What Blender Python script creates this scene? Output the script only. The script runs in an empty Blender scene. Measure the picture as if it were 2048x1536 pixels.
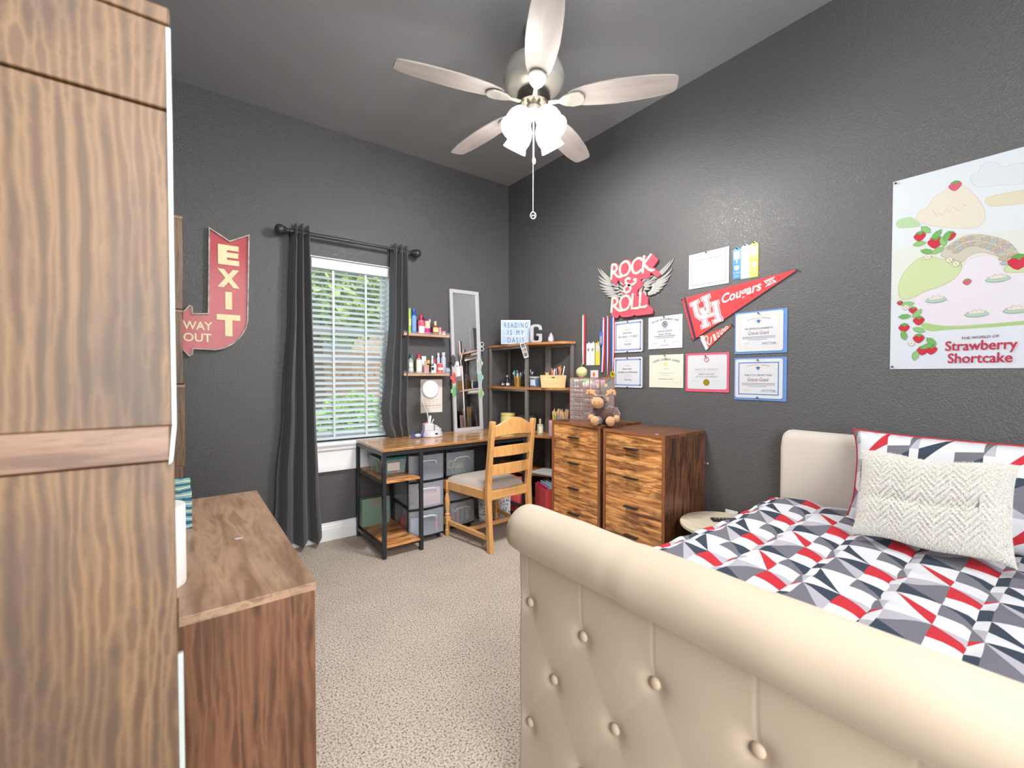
import bpy, bmesh, math, random
from mathutils import Vector, Matrix, Euler
C = bpy.context.scene.collection
R = math.radians
random.seed(7)

# ------------------------------------------------------------------ camera
cam_d = bpy.data.cameras.new('camera'); cam = bpy.data.objects.new('camera', cam_d); C.objects.link(cam)
cam.location = (0, 0, 1.22)
cam.rotation_euler = (R(90 - 1.2), 0, R(-36.95))
cam_d.sensor_width = 36; cam_d.lens = 36 * 880.0 / 2048.0
cam_d.clip_start = 0.02
cam_d.dof.use_dof = True; cam_d.dof.focus_distance = 3.0; cam_d.dof.aperture_fstop = 4.6
bpy.context.scene.camera = cam
# ------------------------------------------------------------------ world, light, exposure
scn = bpy.context.scene
scn.view_settings.view_transform = 'Standard'; scn.view_settings.look = 'None'
scn.view_settings.gamma = 1; scn.view_settings.use_curve_mapping = False
scn.view_settings.exposure = 0.15
w = bpy.data.worlds.new('world'); scn.world = w; w.use_nodes = True
wn = w.node_tree.nodes; wl = w.node_tree.links
bg = wn['Background']
sky = wn.new('ShaderNodeTexSky'); sky.sky_type = 'NISHITA'; sky.sun_elevation = R(48); sky.sun_rotation = R(200); sky.sun_disc = False
hs = wn.new('ShaderNodeHueSaturation'); hs.inputs['Saturation'].default_value = 0.55
wl.new(sky.outputs[0], hs.inputs['Color']); wl.new(hs.outputs[0], bg.inputs['Color'])
bg.inputs['Strength'].default_value = 0.62
def light(name, typ, loc, energy, color=(1, 1, 1), size=None, size_y=None, target=None, radius=None):
    d = bpy.data.lights.new(name, typ); d.energy = energy; d.color = color
    o = bpy.data.objects.new(name, d); C.objects.link(o); o.location = loc
    if typ == 'AREA':
        d.shape = 'RECTANGLE'; d.size = size; d.size_y = size_y or size
    elif radius is not None:
        d.shadow_soft_size = radius
    if typ == 'SPOT': d.spot_size = R(165); d.spot_blend = .6
    if target is not None:
        o.rotation_euler = (Vector(target) - Vector(loc)).to_track_quat('-Z', 'Y').to_euler()
    return o
sun = light('sun', 'SUN', (3, 9, 8), 3.0, (1, .96, .9), radius=.05, target=(2.6, 13, 0))
sun.data.angle = R(1)
# added fill light behind the camera; the wall there has no opening
light('fill_light', 'AREA', (0.38, -1.15, 1.70), 118, (1, .995, .98), size=1.5, size_y=2.2, target=(1.5, 3.4, 1.2))

# ------------------------------------------------------------------ materials
def srgb(c):
    if len(c) == 4: c = c[:3]
    out = []
    for v in c:
        v = v / 255.0
        out.append(v / 12.92 if v <= .04045 else ((v + .055) / 1.055) ** 2.4)
    return (*out, 1)
MATS = {}
def mat(name, col=(128, 128, 128), rough=.5, metal=0, spec=.5, emit=0, trans=0, alpha=1, coat=0, bump=None, noise=None, sss=0, ior=1.45, sheen=0, thin=False):
    """col is sRGB 0-255. bump=(scale, strength, dist), noise=(scale, col2, contrast)"""
    if name in MATS: return MATS[name]
    m = bpy.data.materials.new(name); m.use_nodes = True; MATS[name] = m
    nt = m.node_tree; b = nt.nodes['Principled BSDF']
    b.inputs['Base Color'].default_value = srgb(col)
    b.inputs['Roughness'].default_value = rough; b.inputs['Metallic'].default_value = metal
    b.inputs['Specular IOR Level'].default_value = spec; b.inputs['IOR'].default_value = ior
    b.inputs['Coat Weight'].default_value = coat; b.inputs['Coat Roughness'].default_value = .15
    b.inputs['Sheen Weight'].default_value = sheen
    if emit:
        b.inputs['Emission Color'].default_value = srgb(col); b.inputs['Emission Strength'].default_value = emit
    if trans: b.inputs['Transmission Weight'].default_value = trans
    if alpha < 1: b.inputs['Alpha'].default_value = alpha
    tc = None
    if bump or noise:
        tc = nt.nodes.new('ShaderNodeTexCoord')
    if noise:
        n = nt.nodes.new('ShaderNodeTexNoise'); n.inputs['Scale'].default_value = noise[0]; n.inputs['Detail'].default_value = 6
        nt.links.new(tc.outputs['Object'], n.inputs['Vector'])
        r = nt.nodes.new('ShaderNodeValToRGB'); k = noise[2] if len(noise) > 2 else .15
        r.color_ramp.elements[0].position = .5 - k; r.color_ramp.elements[1].position = .5 + k
        r.color_ramp.elements[0].color = srgb(noise[1]); r.color_ramp.elements[1].color = srgb(col)
        nt.links.new(n.outputs['Fac'], r.inputs[0]); nt.links.new(r.outputs[0], b.inputs['Base Color'])
    if bump:
        n = nt.nodes.new('ShaderNodeTexNoise'); n.inputs['Scale'].default_value = bump[0]; n.inputs['Detail'].default_value = 3
        nt.links.new(tc.outputs['Object'], n.inputs['Vector'])
        bp = nt.nodes.new('ShaderNodeBump'); bp.inputs['Strength'].default_value = bump[1]; bp.inputs['Distance'].default_value = bump[2]
        nt.links.new(n.outputs['Fac'], bp.inputs['Height']); nt.links.new(bp.outputs[0], b.inputs['Normal'])
    return m
def wood(name, axis, ramp, rough=.4, scale=1.0, stretch=9, blotch=.5, dark=(52, 33, 22), rings=0, coat=0.0, distort=1.2, ringw=.2):
    if name in MATS: return MATS[name]
    m = bpy.data.materials.new(name); m.use_nodes = True; MATS[name] = m
    nt = m.node_tree; N = nt.nodes; L = nt.links; b = N['Principled BSDF']
    tc = N.new('ShaderNodeTexCoord'); mp = N.new('ShaderNodeMapping')
    s = [stretch * scale] * 3; s[axis] = scale
    mp.inputs['Scale'].default_value = s
    L.new(tc.outputs['Object'], mp.inputs['Vector'])
    n1 = N.new('ShaderNodeTexNoise'); n1.inputs['Scale'].default_value = 1.6; n1.inputs['Detail'].default_value = 10
    n1.inputs['Roughness'].default_value = .62; n1.inputs['Distortion'].default_value = distort
    L.new(mp.outputs[0], n1.inputs['Vector'])
    cr = N.new('ShaderNodeValToRGB'); cr.color_ramp.elements.remove(cr.color_ramp.elements[0])
    k = len(ramp)
    for i, c in enumerate(ramp):
        p = .3 + .4 * i / (k - 1)
        if i == 0: e = cr.color_ramp.elements[0]; e.position = p
        else: e = cr.color_ramp.elements.new(p)
        e.color = srgb(c)
    src = n1.outputs['Fac']
    if rings:
        wv = N.new('ShaderNodeTexWave'); wv.wave_type = 'BANDS'; wv.bands_direction = 'XYZ'[(axis + 1) % 3]
        wv.inputs['Scale'].default_value = rings; wv.inputs['Distortion'].default_value = 7; wv.inputs['Detail'].default_value = 3; wv.inputs['Detail Scale'].default_value = .8
        mp3 = N.new('ShaderNodeMapping'); s3 = [scale] * 3; s3[axis] = scale * .28; mp3.inputs['Scale'].default_value = s3
        L.new(tc.outputs['Object'], mp3.inputs['Vector']); L.new(mp3.outputs[0], wv.inputs['Vector'])
        mx = N.new('ShaderNodeMath'); mx.operation = 'MULTIPLY_ADD'; mx.inputs[1].default_value = ringw
        L.new(wv.outputs['Fac'], mx.inputs[0])
        m2 = N.new('ShaderNodeMath'); m2.operation = 'SUBTRACT'; m2.inputs[1].default_value = ringw / 2
        L.new(n1.outputs['Fac'], m2.inputs[0]); L.new(m2.outputs[0], mx.inputs[2]); src = mx.outputs[0]
    L.new(src, cr.inputs[0])
    n2 = N.new('ShaderNodeTexNoise'); n2.inputs['Scale'].default_value = 1.5; n2.inputs['Detail'].default_value = 5; n2.inputs['Roughness'].default_value = .6
    mp2 = N.new('ShaderNodeMapping'); s2 = [4.0 * scale] * 3; s2[axis] = 1.4 * scale; mp2.inputs['Scale'].default_value = s2
    mp2.inputs['Location'].default_value = (3.1, 1.7, 5.3)
    L.new(tc.outputs['Object'], mp2.inputs['Vector']); L.new(mp2.outputs[0], n2.inputs['Vector'])
    cr2 = N.new('ShaderNodeValToRGB'); cr2.color_ramp.elements[0].position = .46; cr2.color_ramp.elements[1].position = .68
    cr2.color_ramp.elements[0].color = (0, 0, 0, 1); cr2.color_ramp.elements[1].color = (blotch, blotch, blotch, 1)
    L.new(n2.outputs['Fac'], cr2.inputs[0])
    mix = N.new('ShaderNodeMixRGB'); mix.inputs['Color2'].default_value = srgb(dark)
    L.new(cr2.outputs[0], mix.inputs['Fac']); L.new(cr.outputs[0], mix.inputs['Color1']); L.new(mix.outputs[0], b.inputs['Base Color'])
    b.inputs['Roughness'].default_value = rough; b.inputs['Coat Weight'].default_value = coat; b.inputs['Coat Roughness'].default_value = .2
    bp = N.new('ShaderNodeBump'); bp.inputs['Strength'].default_value = .12; bp.inputs['Distance'].default_value = .002
    L.new(n1.outputs['Fac'], bp.inputs['Height']); L.new(bp.outputs[0], b.inputs['Normal'])
    return m
def glassy(name, col, alpha=.35, rough=.1):
    """thin clear or frosted plastic and glass"""
    return mat(name, col, rough, alpha=alpha, spec=.6)

RUST = [(86, 54, 34), (150, 97, 57), (202, 138, 80), (238, 178, 112), (170, 114, 68)]
rust_x = wood('rustic_wood_x', 0, RUST, rough=.38, scale=2.4, stretch=7, blotch=.75, coat=.25)
rust_y = wood('rustic_wood_y', 1, RUST, rough=.38, scale=2.4, stretch=7, blotch=.6, coat=.25)
desk_x = wood('desk_wood_x', 0, [(150, 102, 60), (190, 136, 82), (216, 166, 108), (200, 148, 92)], rough=.2, scale=2.0, stretch=8, blotch=.5, dark=(96, 58, 34), coat=.5)
dark_z = wood('dark_rustic_wood_z', 2, [(44, 29, 22), (80, 52, 36), (124, 80, 50), (66, 44, 33)], rough=.35, scale=2.4, stretch=8, blotch=.7, dark=(28, 19, 17), coat=.3)
tower_w = wood('tower_wood_z', 2, [(90, 66, 46), (114, 87, 61), (130, 101, 73), (104, 77, 54)], rough=.5, scale=1.7, stretch=2.4, blotch=.75, dark=(78, 64, 56), rings=9, distort=2.5, ringw=.34)
walnut_y = wood('walnut_y', 1, [(130, 100, 78), (156, 126, 102), (174, 144, 118), (144, 114, 90)], rough=.38, scale=1.6, stretch=9, blotch=.3, dark=(112, 84, 70), rings=9, coat=.15)
walnut_z = wood('walnut_z', 2, [(78, 50, 36), (106, 72, 52), (126, 88, 64), (92, 60, 44)], rough=.42, scale=1.6, stretch=9, blotch=.45, dark=(52, 33, 25), rings=7)
edge_w = mat('edge_band_wood', (150, 96, 62), .45, noise=(30, (126, 78, 50), .3))
chair_w = wood('honey_oak', 2, [(196, 140, 80), (214, 160, 98), (224, 172, 110), (208, 152, 92)], rough=.3, scale=3, stretch=9, blotch=.12, dark=(168, 116, 66), coat=.3)
pale_w = wood('pale_oak', 1, [(176, 164, 140), (198, 187, 164), (208, 199, 178), (188, 176, 152)], rough=.45, scale=3, stretch=10, blotch=.1, dark=(170, 158, 136))
black_m = mat('black_metal', (52, 56, 62), .35, metal=.3, spec=.5)
post_m = mat('shelf_post_metal', (132, 128, 122), .3, metal=.4)
handle_m = mat('handle_black', (34, 33, 34), .45)
white_p = mat('white_paint', (232, 233, 236), .4)
paper = mat('white_paper', (192, 194, 199), .6)
ink = mat('black_ink', (48, 48, 54), .6)

# ------------------------------------------------------------------ mesh helpers
class MB:
    def __init__(s): s.v = []; s.f = []; s.mi = []; s.m = 0
    def add(s, vs, fs):
        o = len(s.v); s.v += [tuple(p) for p in vs]
        for f in fs: s.f.append(tuple(i + o for i in f)); s.mi.append(s.m)
        return s
    def box(s, x0, x1, y0, y1, z0, z1):
        return s.add([(x0, y0, z0), (x1, y0, z0), (x1, y1, z0), (x0, y1, z0), (x0, y0, z1), (x1, y0, z1), (x1, y1, z1), (x0, y1, z1)],
                     [(0, 3, 2, 1), (4, 5, 6, 7), (0, 1, 5, 4), (1, 2, 6, 5), (2, 3, 7, 6), (3, 0, 4, 7)])
    def prism(s, poly, a, b, axis='y'):
        n = len(poly)
        def P(p, t):
            return (p[0], t, p[1]) if axis == 'y' else ((p[0], p[1], t) if axis == 'z' else (t, p[0], p[1]))
        return s.add([P(p, a) for p in poly] + [P(p, b) for p in poly],
                     [tuple(range(n)), tuple(range(2 * n - 1, n - 1, -1))] + [(i, i + n, (i + 1) % n + n, (i + 1) % n) for i in range(n)])
    def flat(s, poly, y):
        return s.add([(p[0], y, p[1]) for p in poly], [tuple(range(len(poly)))])
    def disc(s, cx, cz, r, y, n=24, rz=None):
        rz = rz or r
        return s.flat([(cx + r * math.cos(6.2832 * i / n), cz + rz * math.sin(6.2832 * i / n)) for i in range(n)], y)
    def frame(s, x0, x1, z0, z1, t, y):
        for q in (((x0, z0), (x1, z0), (x1, z0 + t), (x0, z0 + t)), ((x0, z1 - t), (x1, z1 - t), (x1, z1), (x0, z1)),
                  ((x0, z0 + t), (x0 + t, z0 + t), (x0 + t, z1 - t), (x0, z1 - t)), ((x1 - t, z0 + t), (x1, z0 + t), (x1, z1 - t), (x1 - t, z1 - t))):
            s.flat(q, y)
        return s
    def lathe(s, prof, c=(0, 0, 0), n=20, axis='z', cap=True):
        vs = []; fs = []
        for r, z in prof:
            for i in range(n):
                a = 2 * math.pi * i / n; p = (r * math.cos(a), r * math.sin(a), z)
                if axis == 'y': p = (p[0], p[2], p[1])
                elif axis == 'x': p = (p[2], p[0], p[1])
                vs.append((p[0] + c[0], p[1] + c[1], p[2] + c[2]))
        m = len(prof)
        for j in range(m - 1):
            for i in range(n):
                k = (i + 1) % n; fs.append((j * n + i, j * n + k, (j + 1) * n + k, (j + 1) * n + i))
        if cap:
            fs.append(tuple(range(n - 1, -1, -1))); fs.append(tuple(range((m - 1) * n, m * n)))
        return s.add(vs, fs)
    def cyl(s, x, y, z0, z1, r, r2=None, n=20):
        return s.lathe([(r, z0), (r2 if r2 is not None else r, z1)], (x, y, 0), n)
    def tube(s, path, r, n=8, closed=False):
        pts = [Vector(p) for p in path]; m = len(pts); vs = []; fs = []; prev = None
        for i, p in enumerate(pts):
            if closed: t = pts[(i + 1) % m] - pts[i - 1]
            else: t = pts[min(i + 1, m - 1)] - pts[max(i - 1, 0)]
            t.normalize()
            if prev is None:
                u = t.orthogonal().normalized()
            else:
                u = (prev - t * prev.dot(t)).normalized()
            prev = u; q = t.cross(u); rr = r[i] if isinstance(r, (list, tuple)) else r
            for k in range(n):
                a = 2 * math.pi * k / n; vs.append(p + (u * math.cos(a) + q * math.sin(a)) * rr)
        for i in range(m if closed else m - 1):
            j = (i + 1) % m
            for k in range(n):
                l = (k + 1) % n; fs.append((i * n + k, i * n + l, j * n + l, j * n + k))
        if not closed:
            fs.append(tuple(range(n - 1, -1, -1))); fs.append(tuple(range((m - 1) * n, m * n)))
        return s.add(vs, fs)
    def ball(s, c, r, sc=(1, 1, 1), n=16, m=10, fn=None):
        vs = []; fs = []
        for j in range(m + 1):
            th = math.pi * j / m
            for i in range(n):
                a = 2 * math.pi * i / n
                d = Vector((math.sin(th) * math.cos(a), math.sin(th) * math.sin(a), math.cos(th)))
                k = fn(d) if fn else 1
                vs.append((c[0] + d.x * r * sc[0] * k, c[1] + d.y * r * sc[1] * k, c[2] + d.z * r * sc[2] * k))
        for j in range(m):
            for i in range(n):
                k = (i + 1) % n; fs.append((j * n + i, (j + 1) * n + i, (j + 1) * n + k, j * n + k))
        return s.add(vs, fs)
    def stroke(s, path, w, y0, y1):
        """flat ribbon along a polyline in the x-z plane, from depth y0 (back) to y1 (front)"""
        pts = [Vector(p) for p in path]; m = len(pts); L = []; Rr = []
        for i in range(m):
            a = pts[i] - pts[i - 1] if i else pts[1] - pts[0]
            b = pts[i + 1] - pts[i] if i < m - 1 else a
            a = a.normalized(); b = b.normalized(); t = (a + b)
            if t.length < 1e-5: t = a
            t.normalize(); nn = Vector((-t.y, t.x)); ww = w[i] if isinstance(w, (list, tuple)) else w
            e = Vector((0, 0))
            L.append(pts[i] + nn * ww / 2 + e); Rr.append(pts[i] - nn * ww / 2 + e)
        poly = L + Rr[::-1]
        for i in range(m - 1):
            q = [L[i], L[i + 1], Rr[i + 1], Rr[i]]
            if abs(y0 - y1) < 1e-6: s.flat(q, y1)
            else: s.prism(q, y0, y1)
        return s
    def grid(s, nu, nv, fn, mfn=None):
        vs = [fn(i / (nu - 1), j / (nv - 1)) for j in range(nv) for i in range(nu)]; o = len(s.v); s.v += vs
        for j in range(nv - 1):
            for i in range(nu - 1):
                s.f.append((o + j * nu + i, o + j * nu + i + 1, o + (j + 1) * nu + i + 1, o + (j + 1) * nu + i)); s.mi.append(s.m)
        return s
    def rot(s, ang, axis='z', about=(0, 0, 0), start=0):
        M = Matrix.Rotation(ang, 3, axis.upper()); a = Vector(about)
        for i in range(start, len(s.v)): s.v[i] = tuple(M @ (Vector(s.v[i]) - a) + a)
        return s
    def build(s, name, mats, parent=None, loc=(0, 0, 0), rot=(0, 0, 0), bevel=0, smooth=35, fix=True, label=None, solid=0, sub=0):
        me = bpy.data.meshes.new(name); me.from_pydata([tuple(v) for v in s.v], [], s.f)
        if not isinstance(mats, (list, tuple)): mats = [mats]
        for m in mats: me.materials.append(m)
        me.polygons.foreach_set('material_index', s.mi)
        if fix:
            bm = bmesh.new(); bm.from_mesh(me); bmesh.ops.remove_doubles(bm, verts=bm.verts, dist=1e-6)
            bmesh.ops.recalc_face_normals(bm, faces=bm.faces); bm.to_mesh(me); bm.free()
        if smooth:
            me.polygons.foreach_set('use_smooth', [True] * len(me.polygons)); me.set_sharp_from_angle(angle=R(smooth))
        o = bpy.data.objects.new(name, me); C.objects.link(o); o.location = loc; o.rotation_euler = rot
        if parent: o.parent = parent
        if solid:
            q = o.modifiers.new('solid', 'SOLIDIFY'); q.thickness = solid; q.offset = 0
        if sub:
            q = o.modifiers.new('sub', 'SUBSURF'); q.levels = q.render_levels = sub
        if bevel:
            q = o.modifiers.new('bevel', 'BEVEL'); q.width = bevel; q.segments = 2; q.limit_method = 'ANGLE'; q.angle_limit = R(40)
        if label: o['label'] = label
        return o
def tag(o, label, cat, group=None):
    o['label'] = label; o['category'] = cat
    if group: o['group'] = group
    return o
def thing(name, label, cat, loc=(0, 0, 0), rz=0, group=None, rot=None):
    o = bpy.data.objects.new(name, None); C.objects.link(o); o.location = loc
    o.rotation_euler = rot if rot else (0, 0, rz); o.empty_display_size = .05
    return tag(o, label, cat, group)
def struct(o):
    o['kind'] = 'structure'; return o
def text(s, m, parent, box, y, name='lettering', ang=0, shear=0, off=0, ext=.0004, keep=False, label=None):
    """lettering fitted to box=(x0,z0,x1,z1) (before rotating by ang about its centre), facing -y"""
    cu = bpy.data.curves.new('t', 'FONT'); cu.body = s; cu.size = 1; cu.shear = shear; cu.offset = off; cu.extrude = 0.02; cu.resolution_u = 3
    cu.align_x = 'LEFT'
    to = bpy.data.objects.new('t', cu); C.objects.link(to)
    me = bpy.data.meshes.new_from_object(to.evaluated_get(bpy.context.evaluated_depsgraph_get()))
    bpy.data.objects.remove(to); bpy.data.curves.remove(cu)
    if not len(me.vertices): return None
    xs = [v.co.x for v in me.vertices]; ys = [v.co.y for v in me.vertices]; zs = [v.co.z for v in me.vertices]
    x0, z0, x1, z1 = box; cx, cz = (x0 + x1) / 2, (z0 + z1) / 2
    kx = (x1 - x0) / (max(xs) - min(xs)); kz = (z1 - z0) / (max(ys) - min(ys))
    if keep: kx = kz = min(kx, kz)
    mx, my = (max(xs) + min(xs)) / 2, (max(ys) + min(ys)) / 2; kd = ext / max(max(zs) - min(zs), 1e-6)
    ca, sa = math.cos(ang), math.sin(ang)
    for v in me.vertices:
        a = (v.co.x - mx) * kx; b = (v.co.y - my) * kz
        v.co = (cx + a * ca - b * sa, y - (v.co.z - min(zs)) * kd, cz + a * sa + b * ca)
    me.materials.clear(); me.materials.append(m)
    o = bpy.data.objects.new(name, me); C.objects.link(o)
    if parent: o.parent = parent
    if label: o['label'] = label
    return o
def copy_tree(o, parent=None):
    c = o.copy(); C.objects.link(c); c.parent = parent
    for ch in [x for x in bpy.data.objects if x.parent == o]: copy_tree(ch, c)
    return c
WB = 2.51; WA = 3.39; HC = 3.01
def on_right(name, label, cat, y, z, group=None, off=.001):
    """a thing on the right wall: local x runs along -Y, local -y faces the room"""
    return thing(name, label, cat, (WB - off, y, z), R(-90), group)
def on_back(name, label, cat, x, z, group=None, off=.001):
    return thing(name, label, cat, (x, WA - off, z), 0, group)
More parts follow.
